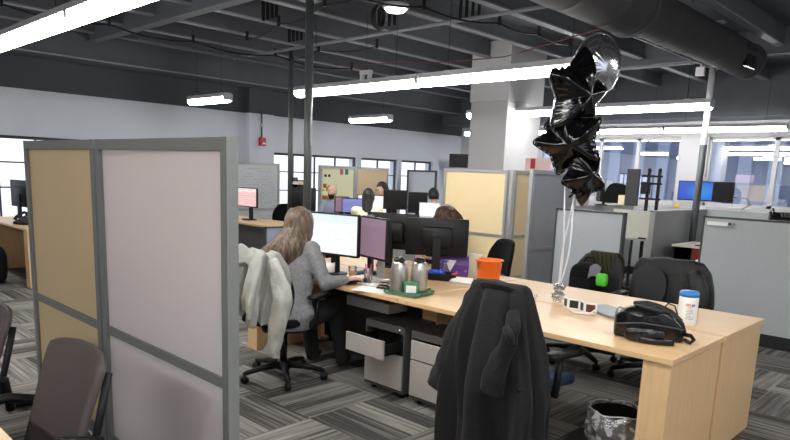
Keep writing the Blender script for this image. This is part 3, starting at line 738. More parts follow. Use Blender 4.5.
# ------------------------------------------------------------------ desks
def desk(label, x0, x1, y0, y1, right=True, left=True, group=None, front=1):
    """maple desk; thick end panels; front = side with chairs"""
    t = thing('desk', label, 'desk', ((x0 + x1) / 2, (y0 + y1) / 2, 0), 0, group)
    w = x1 - x0; d = y1 - y0
    MB().box((0, 0, .725), (w, d, .03)).build('tabletop', 'wood', t, bevel=.003)
    if right: MB().box((w / 2 - .08, 0, .355), (.14, d - .03, .708)).build('end_panel', 'woodv', t, bevel=.003)
    if left: MB().box((-w / 2 + .08, 0, .355), (.14, d - .03, .708)).build('end_panel', 'woodv', t, bevel=.003)
    return t
D1 = desk('maple desk at the lower right with the black backpack on it', -2.94, -1.105, 3.09, 3.835, left=False)
D2 = desk('maple desk the grey-sweatered woman works at', -4.78, -2.945, 3.09, 3.835, right=False)
MB().box((.9175 - .09, .205, .355), (.14, .27, .708)).build('end_panel', 'woodv', D2, bevel=.003)
D3 = desk('maple desk with the orange bucket, behind the backpack desk', -2.94, -1.105, 3.855, 4.60)
D4 = desk('maple desk with the black monitor backs, across from the woman', -4.78, -2.945, 3.855, 4.60, right=False)
t = thing('privacy_screen', 'dark panel between the desks under the tabletops', 'screen', (0, 3.845, 0))
MB().bb(-4.6, -3.1, -.006, .006, .1, .70).build('panel', 'black', t); 
MB().bb(-4.6, -3.1, -.005, .005, .04, .1).build('rail', 'black', t)
for x in (-4.5, -3.2): MB().bb(x - .02, x + .02, -.02, .02, 0, .1).build('foot', 'black', t)
def pedestal(label, x0, x1, y0, opened):
    t = thing('drawer_pedestal', label, 'drawer unit', ((x0 + x1) / 2, y0, 0)); w = x1 - x0; h = .52
    b = MB(); b.bb(-w / 2, -w / 2 + .012, 0.012, .34, .04, h); b.bb(w / 2 - .012, w / 2, .012, .34, .04, h); b.bb(-w / 2 + .012, w / 2 - .012, .012, .34, h - .012, h); b.bb(-w / 2 + .012, w / 2 - .012, .012, .33, .04, .052); b.bb(-w / 2 + .012, w / 2 - .012, .33, .34, .052, h - .012)
    b.bb(-w / 2 + .012, w / 2 - .012, .013, .03, h - .05, h - .012)
    b.build('body', 'pedd', t)
    def drawer(z0, z1, out):
        d_ = MB().bb(-w / 2 + .008, w / 2 - .008, -out, -out + .018, z0, z1).build('drawer', 'pedf', t, bevel=.002)
        c_ = MB(); zz = z1 - .03
        c_.bb(-w / 2 + .02, -w / 2 + .028, -out + .018, -out + .31, z0 + .02, zz); c_.bb(w / 2 - .028, w / 2 - .02, -out + .018, -out + .31, z0 + .02, zz)
        c_.bb(-w / 2 + .02, w / 2 - .02, -out + .018, -out + .31, z0 + .02, z0 + .028)
        c_.build('drawer_box', 'black', d_)
        return d_
    drawer(.065, .315, 0); drawer(.325, .455, opened)
    MB().cyl((w / 2 - .05, .008, h - .028), (w / 2 - .05, .018, h - .028), .009, 12).build('lock', 'chrome', t)
    b = MB()
    for sx in (-1, 1):
        for yy in (.07, .28): b.cyl((sx * (w / 2 - .05), yy, 0), (sx * (w / 2 - .05), yy, .045), .02, 10)
    b.build('casters', 'black', t)
    return t
pedestal('grey drawer pedestal under the desk with its top drawer pulled open', -3.34, -2.95, 3.17, .19)
pedestal('grey drawer pedestal with closed drawers, beside the black coat', -2.885, -2.48, 3.17, 0)
t = thing('keyboard_tray', 'silver keyboard tray under the edge of the woman\'s desk', 'keyboard tray', (-3.42, 3.36, .60))
MB().box((0, 0, 0), (.46, .2, .075)).build('tray', 'silver', t, bevel=.008)
for sx in (-.2, .2): MB().box((sx, .02, .073), (.03, .12, .074)).build('bracket', 'pedd', t)
t = thing('front_table', 'maple table whose corner shows at the lower left', 'table', (-2.75, -.02, 0))
MB().box((0, 0, .725), (1.5, 1.1, .03)).build('tabletop', 'wood', t, bevel=.004)
for sx in (-1, 1):
    for sy in (-1, 1): MB().cyl((sx * .6, sy * .42, 0), (sx * .6, sy * .42, .71), .025).build('leg', 'black', t)

# ------------------------------------------------------------------ chairs
def office_chair(label, loc, rz, seatm='mesh', backm='mesh', arms=True, back_h=.97, lean=.06, bw=.46, group=None, baserot=0):
    """faces local +Y"""
    t = thing('office_chair', label, 'office chair', loc, rz, group)
    b = MB()
    def seatf(u, v):
        x = (u - .5) * .49; y = (v - .5) * .48
        z = .465 + .03 * (2 * abs(u - .5)) ** 2.2 - .03 * max(0, v - .75) * 4 * .4
        return Vector((x * (1 - .12 * (abs(v - .5) * 2) ** 3), y, z))
    b.grid(seatf, 13, 12); b.build('seat', seatm, t, solid=.065, subsurf=1)
    b = MB()
    def backf(u, v):
        w = bw * (.82 + .18 * sin(pi * min(1, v * 1.1))) ; w *= 1 - .25 * max(0, v - .8) * 3
        x = (u - .5) * w; z = .55 + v * (back_h - .55)
        y = -.24 - lean * v + .05 * (2 * abs(u - .5)) ** 2 * (1 - .3 * v) + .03 * sin(pi * v)
        z -= .03 * (2 * abs(u - .5)) ** 4 * (v ** 4)
        return Vector((x, y, z))
    b.grid(backf, 15, 14); b.build('backrest', backm, t, solid=.035, subsurf=1)
    MB().tube([(0, -.1, .42), (0, -.24, .43), (0, -.29, .5), (0, -.305, .72)], [.03, .028, .025, .02], 8).build('back_spine', 'black', t)
    if arms:
        for s_ in (-1, 1):
            a_ = MB(); a_.tube([(s_ * .18, 0, .43), (s_ * .27, 0, .44), (s_ * .285, -.01, .52), (s_ * .285, 0, .65)], [.022, .022, .02, .018], 8)
            a_ = a_.build('armrest', 'black', t)
            MB().rbox((s_ * .285, .03, .665), (.085, .26, .03), .035, 5).build('arm_pad', 'black', a_)
    MB().cyl((0, 0, .1), (0, 0, .43), .028).build('gas_lift', 'blackg', t)
    MB().rbox((0, 0, .425), (.2, .24, .04), .03).build('mechanism', 'black', t)
    MB().lathe([(0, .075), (.05, .075), (.055, .1), (.045, .14), (0, .14)], n=16).build('hub', 'black', t)
    for k_ in range(5):
        a = baserot + k_ * 2 * pi / 5; c_, s_ = cos(a), sin(a)
        L_ = MB().tube([(c_ * .04, s_ * .04, .11), (c_ * .18, s_ * .18, .1), (c_ * .31, s_ * .31, .075)], [.03, .024, .018], 8).build('base_leg', 'black', t)
        w_ = MB(); w_.lathe([(0, -.022), (.028, -.022), (.03, 0), (.028, .022), (0, .022)], (c_ * .31, s_ * .31, .03), 12, True, Matrix.Rotation(a, 4, 'Z') @ Matrix.Rotation(pi / 2, 4, 'X'))
        w_.cyl((c_ * .31, s_ * .31, .03), (c_ * .31, s_ * .31, .085), .012, 8)
        w_.build('caster', 'black', L_)
    return t
office_chair('black office chair under the white hooded jacket', (-3.88, 2.84, 0), R(22), back_h=.92, bw=.42, baserot=.35)
office_chair('office chair draped with the long black coat, navy seat', (-1.92, 3.03, 0), R(-10), 'blue', 'mesh', baserot=.6)
office_chair('charcoal office chair behind the desk with a backpack hung on it', (-2.66, 5.14, 0), R(180 - 8), 'mesh', 'graymesh', False, back_h=.95, bw=.5, lean=.02, baserot=.2)
office_chair('charcoal office chair behind the desk under the quilted black jacket', (-2.03, 5.14, 0), R(180 + 6), 'mesh', 'graymesh', back_h=.93, bw=.5, lean=.02, baserot=.75)
office_chair('black office chair of the chestnut-haired person', (-3.72, 5.05, 0), R(180 - 25), back_h=.98, baserot=.1)

def shell_chair(label, loc, rz):
    t = thing('conference_chair', label, 'chair', loc, rz)
    b = MB()
    def bf(u, v):
        w = .42 + .06 * v; w *= 1 - .05 * max(0, (v - .85) / .15) ** 2
        x = (u - .5) * w; z = .44 + v * .47 - .03 * (2 * abs(u - .5)) ** 4 * v ** 6
        y = -.16 - .14 * v + .045 * (2 * abs(u - .5)) ** 2
        return Vector((x, y, z))
    b.grid(bf, 31, 30); b.build('backrest', 'brownshell', t, solid=.03)
    b = MB(); b.grid(lambda u, v: Vector(((u - .5) * .47, -.2 + v * .44, .44 + .02 * (2 * abs(u - .5)) ** 2)), 10, 10); b.build('seat', 'brownshell', t, solid=.05, subsurf=1)
    for s_ in (-1, 1):
        a_ = MB(); a_.tube([(s_ * .25, -.24, .5), (s_ * .27, -.22, .64), (s_ * .275, -.1, .67), (s_ * .275, .12, .665), (s_ * .272, .17, .60), (s_ * .262, .12, .45), (s_ * .24, -.08, .40)], .02, 8)
        a_.build('armrest', 'black', t)
    fr = MB().tube([(.232, -.275, .86), (.238, -.235, .70), (.235, -.20, .55), (.22, -.14, .42)], .014, 8); fr.build('side_frame', 'black', t); fr = MB().tube([(-.232, -.275, .86), (-.238, -.235, .70), (-.235, -.20, .55), (-.22, -.14, .42)], .014, 8)
    fr.build('side_frame', 'black', t)
    for sx in (-1, 1):
        for sy in (-1, 1): MB().tube([(sx * .17, sy * .13, .42), (sx * .25, sy * .24, .0)], .014, 8).build('leg', 'black', t)
    return t
shell_chair('brown-grey conference chair in front of the white divider at the lower left', (-2.40, .58, 0), R(180))
shell_chair('brown-grey conference chair cut by the left edge of the picture', (-3.28, .54, 0), R(178))

# ------------------------------------------------------------------ draped clothes
def drape(name, label, cat, m, stations, nf=9, seed=1, amp=.02, n=64, sub=0, twist=0):
    """stations: (cx, cy, z, half width along u, half depth, fold weight, rz)"""
    b = MB(); rings = []; rnd = random.Random(seed); ph = [rnd.uniform(0, 6.28) for _ in range(6)]
    # interpolate stations
    S_ = []
    for i in range(len(stations) - 1):
        for k_ in range(5):
            u = k_ / 5; S_.append([a + (b_ - a) * u for a, b_ in zip(stations[i], stations[i + 1])])
    S_.append(list(stations[-1]))
    for j, (cx, cy, z, hw, hd, fw, rz) in enumerate(S_):
        ring = []
        for k_ in range(n):
            th = 2 * pi * k_ / n
            c_, s_ = cos(th), sin(th)
            e = .75
            x = hw * (abs(c_) ** e) * (1 if c_ > 0 else -1); y = hd * (abs(s_) ** e) * (1 if s_ > 0 else -1)
            f = fw * amp * (sin(nf * th + ph[0] + .6 * sin(z * 5 + ph[1])) + .5 * sin((nf * 2 + 1) * th + ph[2] + z * 3) + .35 * sin(3 * th + ph[3] + z * 8))
            L_ = sqrt(x * x + y * y) + 1e-6
            x += f * x / L_ * .6; y += f * (y / L_) + f * .5 * (1 if s_ > 0 else -1) * abs(s_)
            zz = z + fw * amp * .6 * sin(4 * th + ph[4]) + .012 * noise.noise(Vector((x * 9, y * 9, z * 9)))
            ring.append(Vector((cx + x * cos(rz) - y * sin(rz), cy + x * sin(rz) + y * cos(rz), zz)))
        rings.append(ring)
    b.loft(rings, False, True)
    o = b.build(name, m, subsurf=sub)
    return tag(o, label, cat) if label else o

def sleeve(name, m, parent, pts, rad, seed=1, flat=.6):
    b = MB(); P = []
    for i in range(len(pts) - 1):
        for k_ in range(4): u = k_ / 4; P.append((Vector(pts[i]).lerp(Vector(pts[i + 1]), u), rad[i] + (rad[i + 1] - rad[i]) * u))
    P.append((Vector(pts[-1]), rad[-1])); rings = []; n = 20
    for j, (p, r) in enumerate(P):
        t_ = (P[min(j + 1, len(P) - 1)][0] - P[max(j - 1, 0)][0]).normalized()
        u = Vector((1, 0, 0)) - t_ * t_.x; u.normalize(); w = t_.cross(u)
        ring = []
        for k_ in range(n):
            th = 2 * pi * k_ / n; rr = r * (1 + .13 * sin(3 * th + j * .9 + seed) + .07 * sin(7 * th - j * 1.3) + .12 * sin(j * 1.9 + seed) * sin(th + j * .5))
            ring.append(p + u * cos(th) * rr + w * sin(th) * rr * flat)
        rings.append(ring)
    b.loft(rings, True, True)
    return b.build(name, m, parent, subsurf=1)

# long black coat over the front chair
o = drape('black_coat', 'long black coat hung over the back of the nearest office chair', 'coat', 'coat',
          [(-1.87, 2.73, .13, .30, .15, 1.3, 0), (-1.87, 2.72, .3, .31, .14, 1.2, 0), (-1.87, 2.715, .5, .32, .13, 1.05, 0), (-1.875, 2.72, .7, .275, .11, .8, 0), (-1.875, 2.725, .88, .218, .09, .55, 0), (-1.875, 2.73, .97, .19, .07, .3, 0), (-1.875, 2.732, 1.02, .172, .05, .15, 0), (-1.875, 2.735, 1.043, .145, .03, .05, 0)], nf=8, seed=4, amp=.03, n=96, sub=1)
sleeve('sleeve', 'coat', o, [(-1.735, 2.64, .93), (-1.69, 2.59, .85), (-1.71, 2.57, .76), (-1.76, 2.57, .62), (-1.79, 2.57, .50)], [.03, .045, .046, .062, .074], 2)
sleeve('sleeve', 'coat', o, [(-2.00, 2.74, 1.0), (-2.04, 2.72, .9), (-2.09, 2.69, .72), (-2.14, 2.67, .54), (-2.18, 2.66, .40)], [.045, .065, .08, .088, .085], 5, .8)
b = MB()
def collar(u, v):
    a = (u - .5) * pi * .9
    return Vector((-1.875 + .13 * sin(a), 2.735 - .055 * cos(a) - .012 * v, 1.01 + .035 * v - .03 * (abs(u - .5) * 2) ** 2))
b.grid(collar, 24, 5); b.build('collar', 'coat', o, solid=.012, subsurf=1)
for z in (.34, .56): MB().lathe([(0, 0), (.012, 0), (.012, .004), (0, .005)], (-1.63, 2.60 - .008, z), 12, True, Matrix.Rotation(pi / 2, 4, 'X')).build('button', 'blackg', o)
b = MB().tube([(-1.70, 2.54, .87), (-1.665, 2.53, .83), (-1.66, 2.545, .79)], [.018, .022, .014], 8); b.build('sleeve_tab', 'coat', o)

# white hooded jacket on the woman's chair
o = drape('white_jacket', 'off-white fleece jacket draped over the woman\'s chair back', 'jacket', 'white_fab',
          [(-3.78, 2.42, .58, .215, .12, 1.8, R(22)), (-3.77, 2.42, .68, .22, .115, 1.6, R(22)), (-3.75, 2.44, .8, .22, .10, 1.4, R(22)), (-3.73, 2.46, .91, .20, .085, 1.0, R(22)), (-3.71, 2.47, .99, .165, .065, .5, R(22)), (-3.70, 2.475, 1.02, .11, .04, .3, R(22))], nf=7, seed=9, amp=.05, n=120, sub=0)
sleeve('sleeve', 'white_fab', o, [(-3.56, 2.50, .97), (-3.46, 2.49, .86), (-3.39, 2.47, .72), (-3.40, 2.44, .56), (-3.43, 2.42, .40), (-3.44, 2.41, .35)], [.045, .07, .085, .075, .06, .058], 3, .6)
sleeve('sleeve', 'white_fab', o, [(-3.62, 2.43, .93), (-3.58, 2.38, .8), (-3.57, 2.36, .65), (-3.58, 2.35, .52)], [.04, .055, .06, .05], 1.3, .5)
sleeve('sleeve', 'white_fab', o, [(-3.86, 2.37, .93), (-3.92, 2.32, .75), (-3.9, 2.3, .6)], [.05, .065, .06], 6, .75) if False else None
b = MB()
def hood(u, v):
    a = (u - .5) * 2
    return Vector((-3.76 + a * .14 * (1 - .35 * v), 2.44 + .05 * a - .085 * v + .012 * sin(9 * u), .985 + .10 * max(0, sin(pi * min(1, .1 + v * .8))) * (1 - abs(a) ** 1.3) - .075 * v + .012 * sin(14 * u + 3 * v)))
b.grid(hood, 22, 14); b.build('hood', 'white_fab', o, solid=.012, subsurf=1)

# quilted jacket on back chair, with an opening showing the backrest
o = drape('quilted_jacket', 'black quilted jacket spread over the rightmost chair behind the desk', 'jacket', 'leather',
          [(-2.03, 5.40, .48, .36, .09, .9, 0), (-2.02, 5.40, .62, .35, .085, .8, 0), (-2.02, 5.40, .75, .335, .08, .6, 0), (-2.03, 5.40, .87, .315, .07, .4, 0), (-2.04, 5.40, .95, .26, .05, .25, 0), (-2.04, 5.40, .965, .14, .03, .1, 0)], nf=10, seed=12, amp=.018, n=72, sub=1)
sleeve('sleeve', 'leather', o, [(-1.83, 5.34, .9), (-1.76, 5.29, .76), (-1.73, 5.27, .6)], [.05, .065, .06], 4, .8)
MB().rbox((-2.17, 5.303, .73), (.30, .02, .34), .14, 8, 'y').build('backrest_patch', 'graymesh', o)  # patch laid over the jacket to stand for the visible chair backrest
# olive scarf on chair A
b = MB()
def scarf(u, v):
    y = 5.33 if v < .5 else 5.33 + min(1, (v - .5) * 8) * .12
    zz = .60 + v * .74 if v < .5 else .97 - (v - .5) * .5
    return Vector((-2.59 + (u - .5) * .25 + .01 * sin(v * 9), y - .01 * sin(u * 38), zz))
b.grid(scarf, 40, 22); tag(b.build('olive_scarf', 'olive', solid=.014), 'olive knitted scarf hanging over the charcoal chair back', 'scarf')
t = thing('hanging_backpack', 'black backpack hanging on the charcoal chair, with a lime green item', 'backpack', (-2.66, 5.16, .70))
rucksack(MB(), (0, 0, 0), (.3, .16, .34), 0, 1).build('body', 'mesh', t, subsurf=1)
rucksack(MB(), (0, -.07, -.05), (.22, .09, .2), 0, 4).build('front_pocket', 'mesh', t, subsurf=1)
MB().tube([(-.05, .02, .16), (-.03, .03, .22), (.03, .05, .22), (.05, .05, .16)], .01, 8).build('handle', 'black', t)
b = MB(); b.grid(lambda u, v: Vector((.06 + u * .1, -.06 - .03 * v, .15 - .1 * v + .03 * sin(3 * u))), 8, 8); b.build('inner_flap', mat('grey_lining', srgb(120, 118, 126), .8), t, solid=.008)
b = MB(); rucksack(b, (-2.45, 5.03, .765), (.095, .05, .11), 0, 8, .35)
tag(b.build('green_pouch', 'green', subsurf=1), 'lime green pouch clipped to the hanging backpack', 'pouch')

# ------------------------------------------------------------------ desk-top items
t = thing('plastic_bucket', 'bright orange plastic bucket on the desk', 'bucket', (-2.87, 4.01, Z))
MB().lathe([(.0, .004), (.072, .004), (.074, 0), (.08, .01), (.098, .2), (.106, .202), (.106, .214), (.095, .214), (.092, .2), (.074, .02), (0, .016)], n=36).build('body', 'orange', t)
b = MB().tube([(.107 * cos(a), .107 * sin(a) * .99, .205 + .004 * sin(a)) for a in [i * pi / 14 for i in range(15)]], .0045, 6); b.build('handle', 'black', t)
t = thing('wipes_canister', 'white cleaning wipes canister with blue lid on the desk', 'canister', (-1.375, 3.985, Z))
MB().lathe([(0, 0), (.052, 0), (.055, .006), (.055, .168), (.052, .174), (0, .174)], n=32).build('body', 'white', t)
MB().lathe([(0, .172), (.056, .172), (.057, .192), (.05, .203), (0, .205)], n=32).build('lid', 'bluelid', t)
def curved(b, r, a0, a1, z0, z1, n=8):
    b.grid(lambda u, v: Vector((r * cos(a0 + (a1 - a0) * u), r * sin(a0 + (a1 - a0) * u), z0 + (z1 - z0) * v)), n, 2)
b = MB(); rnd = random.Random(2)
for i in range(9):
    z = .04 + i * .009; curved(b, .0556, R(-80), R(-80 + rnd.uniform(25, 50)), z, z + .003)
b.build('small_print', mat('grey_print', srgb(150, 160, 176), .6), t)
b = MB(); curved(b, .0557, R(-85), R(-55), .118, .135); b.build('orange_print', mat('orange_ink', srgb(226, 150, 120), .6), t)
b = MB(); curved(b, .0557, R(-52), R(-30), .118, .132); b.build('blue_print', mat('blue_ink', srgb(110, 140, 200), .6), t)

def flask(label, loc, r, h, rz):
    t = thing('coffee_flask', label, 'coffee flask', loc, rz)
    MB().lathe([(0, 0), (r, 0), (r * 1.02, h * .1), (r * .98, h * .55), (r * .92, h * .72), (r * .78, h * .84), (r * .66, h * .88), (0, h * .88)], n=32).build('body', 'chrome', t)
    MB().lathe([(0, h * .87), (r * .66, h * .87), (r * .7, h * .92), (r * .55, h * .97), (0, h)], n=24).build('lid', 'blackg', t)
    MB().box((-r * .5, 0, h * .955), (r * .9, .028, .02)).build('thumb_lever', 'blackg', t, bevel=.006)
    MB().tube([(r * .6, 0, h * .88), (r * 1.4, 0, h * .9), (r * 1.7, 0, h * .8), (r * 1.6, 0, h * .55), (r * 1.3, 0, h * .35), (r * .98, 0, h * .33)], .011, 8).build('handle', 'blackg', t)
    MB().tube([(-r * .5, 0, h * .87), (-r * .95, 0, h * .93)], [.018, .012], 8).build('spout', 'blackg', t)
    return t
t = thing('serving_tray', 'green-tinted clear tray holding the two coffee flasks', 'tray', (-3.02, 3.285, Z), R(8))
MB().rbox((0, 0, .005), (.27, .24, .01), .02).build('base', 'glassgreen', t)
b = MB()
for sx in (-1, 1): b.bb(sx * .131 - .003, sx * .131 + .003, -.12, .12, .01, .03)
for sy in (-1, 1): b.bb(-.134, .134, sy * .117 - .003, sy * .117 + .003, .01, .03)
b.build('rim', 'glassgreen', t)
flask('steel coffee flask with black lid, left of the pair on the tray', (-3.08, 3.24, Z + .01), .062, .25, R(150))
flask('steel coffee flask with black lid, right of the pair on the tray', (-2.985, 3.345, Z + .01), .06, .25, R(120))
t = thing('tea_box', 'small green tea box standing in front of the steel flasks', 'box', (-2.955, 3.235, Z + .011), R(38))
MB().box((0, 0, .045), (.10, .045, .09)).build('box_body', 'labelg', t, bevel=.002); MB().box((0, -.024, .042), (.07, .002, .05)).build('label', 'paper', t)
t = thing('coffee_mug', 'white mug on the desk between the woman and her monitor', 'mug', (-4.02, 3.40, Z), R(200))
MB().lathe([(0, 0), (.036, 0), (.042, .01), (.044, .095), (.04, .095), (.037, .012), (0, .01)], n=24).build('body', 'ceramic', t)
MB().tube([(.042, 0, .078), (.068, 0, .074), (.072, 0, .045), (.06, 0, .022), (.042, 0, .02)], .006, 8).build('handle', 'ceramic', t)
t = thing('keyboard', 'black keyboard on the woman\'s desk', 'keyboard', (-3.86, 3.2, Z), R(20))
MB().rbox((0, 0, .009), (.42, .14, .016), .012).build('body', 'black', t)
b = MB()
for i in range(14):
    for j in range(5): b.box((-.19 + i * .029, -.052 + j * .026, .02), (.022, .02, .006))
b.build('keys', 'blackg', t)
def mouse(label, loc, rz, m='blackg'):
    t = thing('computer_mouse', label, 'mouse', loc, rz); b = MB()
    rings = []
    for (y, w, h) in ((-.055, .012, .008), (-.045, .026, .024), (-.015, .032, .036), (.02, .03, .034), (.045, .024, .024), (.056, .01, .01)):
        rings.append([Vector((w * cos(a), y, max(0, h * sin(a)))) for a in [k_ * pi / 8 for k_ in range(9)]])
    b.loft(rings, True, True); b.build('shell', m, t, subsurf=1)
    MB().box((0, .028, .034), (.006, .02, .006)).build('scroll_wheel', 'pedd', t)
    return t
mouse('black mouse under the woman\'s right hand', (-3.53, 3.2, Z + .002), R(10))
mouse('second black mouse lying on the white paper by the flasks', (-3.26, 3.27, Z + .002), R(-60))
tag(MB().box((-3.27, 3.2, Z + .001), (.30, .21, .002), R(24)).build('paper_sheet', 'paper'), 'white paper sheet on the desk left of the flasks', 'paper')
tag(MB().box((-3.16, 4.32, Z + .012), (.2, .09, .02), R(-8)).build('cable_box', 'silver'), '', '')
bpy.data.objects.remove(bpy.data.objects['cable_box'])
t = thing('tilted_nameplate', 'small tilted silver card holder lying left of the orange bucket', 'card holder', (-3.1, 3.98, Z), R(12))
MB().loft([[Vector((x, -.035, 0)), Vector((x, .03, 0)), Vector((x, .02, .045))] for x in (-.1, .1)], smooth=False).build('holder', 'silver', t)
MB().box((0, -.009, .0265), (.18, .002, .05), mtx=Matrix.Rotation(R(-40), 4, 'X')).build('card', 'paper', t)
# purple gift bag
t = thing('gift_bag', 'purple patterned gift bag under the large monitor back', 'bag', (-3.40, 4.2, Z), R(35))
MB().loft([[Vector((sx * w, sy * d_, z)) for sx, sy in ((-1, -1), (1, -1), (1, 1), (-1, 1))] for (w, d_, z) in ((.15, .045, 0), (.155, .05, .1), (.15, .03, .17))], smooth=False).build('body', 'purple', t)
MB().add([(-.05, -.052, .14), (.05, -.052, .14), (0, -.054, .04)], [(0, 1, 2)]).build('white_triangle', 'white', t, solid=.003)
b = MB(); rnd = random.Random(8)
for i in range(9): b.box((rnd.uniform(-.13, .13), -.052, rnd.uniform(.03, .14)), (.018, .004, .018), mtx=Matrix.Rotation(rnd.uniform(0, 3), 4, 'Y'))
b.build('pattern_spots', mat('lilac_print', srgb(160, 130, 196), .6), t)
t = thing('desk_organiser', 'black desk organiser tray filled with blue and yellow bits', 'organiser', (-3.30, 3.98, Z), R(25))
b = MB().box((0, 0, .006), (.26, .15, .012))
for sx in (-1, 0, 1): b.box((sx * .127, 0, .03), (.006, .15, .05))
for sy in (-1, 1): b.box((0, sy * .072, .03), (.26, .006, .05))
b.build('tray', 'black', t, bevel=.002)
tag(MB().rbox((-3.35, 3.965, Z + .052), (.13, .05, .05), .018, 4, 'x', Matrix.Rotation(R(25), 4, 'Z')).build('tape_roll_box', 'bluep'), 'bright blue pouch in the black organiser', 'pouch')
tag(MB().rbox((-3.38, 3.90, Z + .03), (.04, .035, .03), .012, 4, 'z').build('yellow_block', 'yellow'), 'small yellow block in front of the black organiser', 'block')
tag(MB().rbox((-3.22, 4.05, Z + .03), (.06, .05, .05), .012, 4, 'z').build('red_block', 'redm'), 'small red block in the black organiser', 'block')
t = thing('water_bottle', 'small clear bottle with blue cap in front of the purple bag', 'bottle', (-3.36, 4.08, Z))
MB().lathe([(0, 0), (.022, 0), (.024, .01), (.024, .09), (.011, .115), (.011, .13), (0, .13)], n=16).build('body', 'cell', t); MB().lathe([(0, .128), (.013, .128), (.013, .145), (0, .145)], n=16).build('cap', 'bluep', t)
tag(MB().rbox((-3.20, 4.28, Z + .1), (.12, .05, .2), .01, 3, 'z').build('milk_carton', mat('beige_card', srgb(206, 196, 172), .7)), 'beige carton between the purple bag and the chair back', 'carton')
# cups/pens between monitors
t = thing('pen_cup', 'glass cup with an amber drink beside the mouse', 'cup', (-3.72, 3.38, Z))
MB().lathe([(0, 0), (.03, 0), (.034, .1), (.031, .1), (.028, .006), (0, .006)], n=20).build('glass', 'cell', t); MB().lathe([(0, .008), (.0275, .008), (.03, .06), (0, .06)], n=20).build('drink', mat('amber_drink', srgb(190, 140, 60), .3), t)
t = thing('stapler', 'black and white desk stapler in front of the mauve monitor', 'stapler', (-3.56, 3.3, Z), R(40))
MB().rbox((0, 0, .01), (.13, .035, .018), .01).build('base', 'black', t); MB().rbox((0, 0, .045), (.13, .03, .025), .01, 4, 'y', Matrix.Rotation(R(-10), 4, 'Y')).build('top_arm', 'white', t); MB().box((.05, 0, .025), (.02, .02, .03)).build('hinge', 'black', t)
t = thing('clear_stand', 'clear acrylic stand at the foot of the mauve monitor', 'stand', (-3.50, 3.34, Z), R(15))
MB().lathe([(0, 0), (.085, 0), (.085, .006), (0, .006)], n=28).build('base', 'white', t); MB().lathe([(0, .006), (.03, .006), (.035, .11), (.03, .11), (.026, .01), (0, .01)], n=18).build('cup', 'cell', t)
for i in range(4): MB().cyl((.01 * cos(i * 1.6), .01 * sin(i * 1.6), .012), (.026 * cos(i * 1.6), .026 * sin(i * 1.6), .15), .004, 6).build('pen', ['redm', 'black', 'bluep', 'pink'][i], t)
def wire(label, pts, r=.004, m='black'):
    P = [Vector(p) for p in pts]; Q = []
    for i in range(len(P) - 1):
        p0 = P[max(i - 1, 0)]; p1 = P[i]; p2 = P[i + 1]; p3 = P[min(i + 2, len(P) - 1)]
        for k_ in range(6):
            u = k_ / 6; Q.append(.5 * ((2 * p1) + (-p0 + p2) * u + (2 * p0 - 5 * p1 + 4 * p2 - p3) * u * u + (-p0 + 3 * p1 - 3 * p2 + p3) * u ** 3))
    Q.append(P[-1]); return tag(MB().tube(Q, r, 6).build('desk_cable', m), label, 'cable')
wire('white cable looping around the foot of the mauve monitor', [(-3.7, 3.5, .745), (-3.6, 3.34, .745), (-3.45, 3.25, .745), (-3.3, 3.36, .745), (-3.4, 3.5, .745)], .005, 'white')
wire('black cable trailing behind the coffee flasks', [(-3.75, 3.3, .745), (-3.55, 3.42, .745), (-3.3, 3.48, .745), (-3.15, 3.42, .745), (-3.05, 3.55, .745)])

# tablet, photo frames, phone-case stand
tag(MB().box((-1.83, 3.90, Z + .009), (.36, .21, .016), R(-30)).build('closed_laptop', mat('grey_laptop_shell', srgb(138, 142, 148), .5, .1), bevel=.004), 'thin closed grey laptop partly under the backpack', 'laptop')
t = thing('card_display', 'white zigzag frame holding four dark cards, beside the closed laptop', 'display frame', (-1.98, 3.78, Z), R(-14))
zz = [(-.15, .02), (-.08, -.015), (-.01, .02), (.06, -.015), (.13, .02)]
for i in range(4):
    (x0, y0), (x1, y1) = zz[i], zz[i + 1]; a = atan2(y1 - y0, x1 - x0); L_ = sqrt((x1 - x0) ** 2 + (y1 - y0) ** 2)
    c_ = Vector(((x0 + x1) / 2, (y0 + y1) / 2, .035)); mm = Matrix.Rotation(a, 4, 'Z')
    b = MB(); 
    for s_ in (-1, 1):
        b.box(c_ + mm.to_3x3() @ Vector((s_ * (L_ / 2 - .005), 0, 0)), (.01, .008, .065), a); b.box(c_ + Vector((0, 0, s_ * .03)), (L_, .008, .01), a)
    f = b.build('frame', 'white', t); MB().box(c_, (L_ - .014, .003, .052), a).build('card', mat('dark_card%d' % i, [srgb(40, 52, 54), srgb(30, 34, 36), srgb(48, 62, 64), srgb(96, 40, 34)][i], .4), f)
b = MB().tube([(-.03, -.05, .004), (.05, -.085, .006), (.13, -.04, .01), (.13, .0, .03)], .007, 6); b.build('loose_strap', 'white', t)
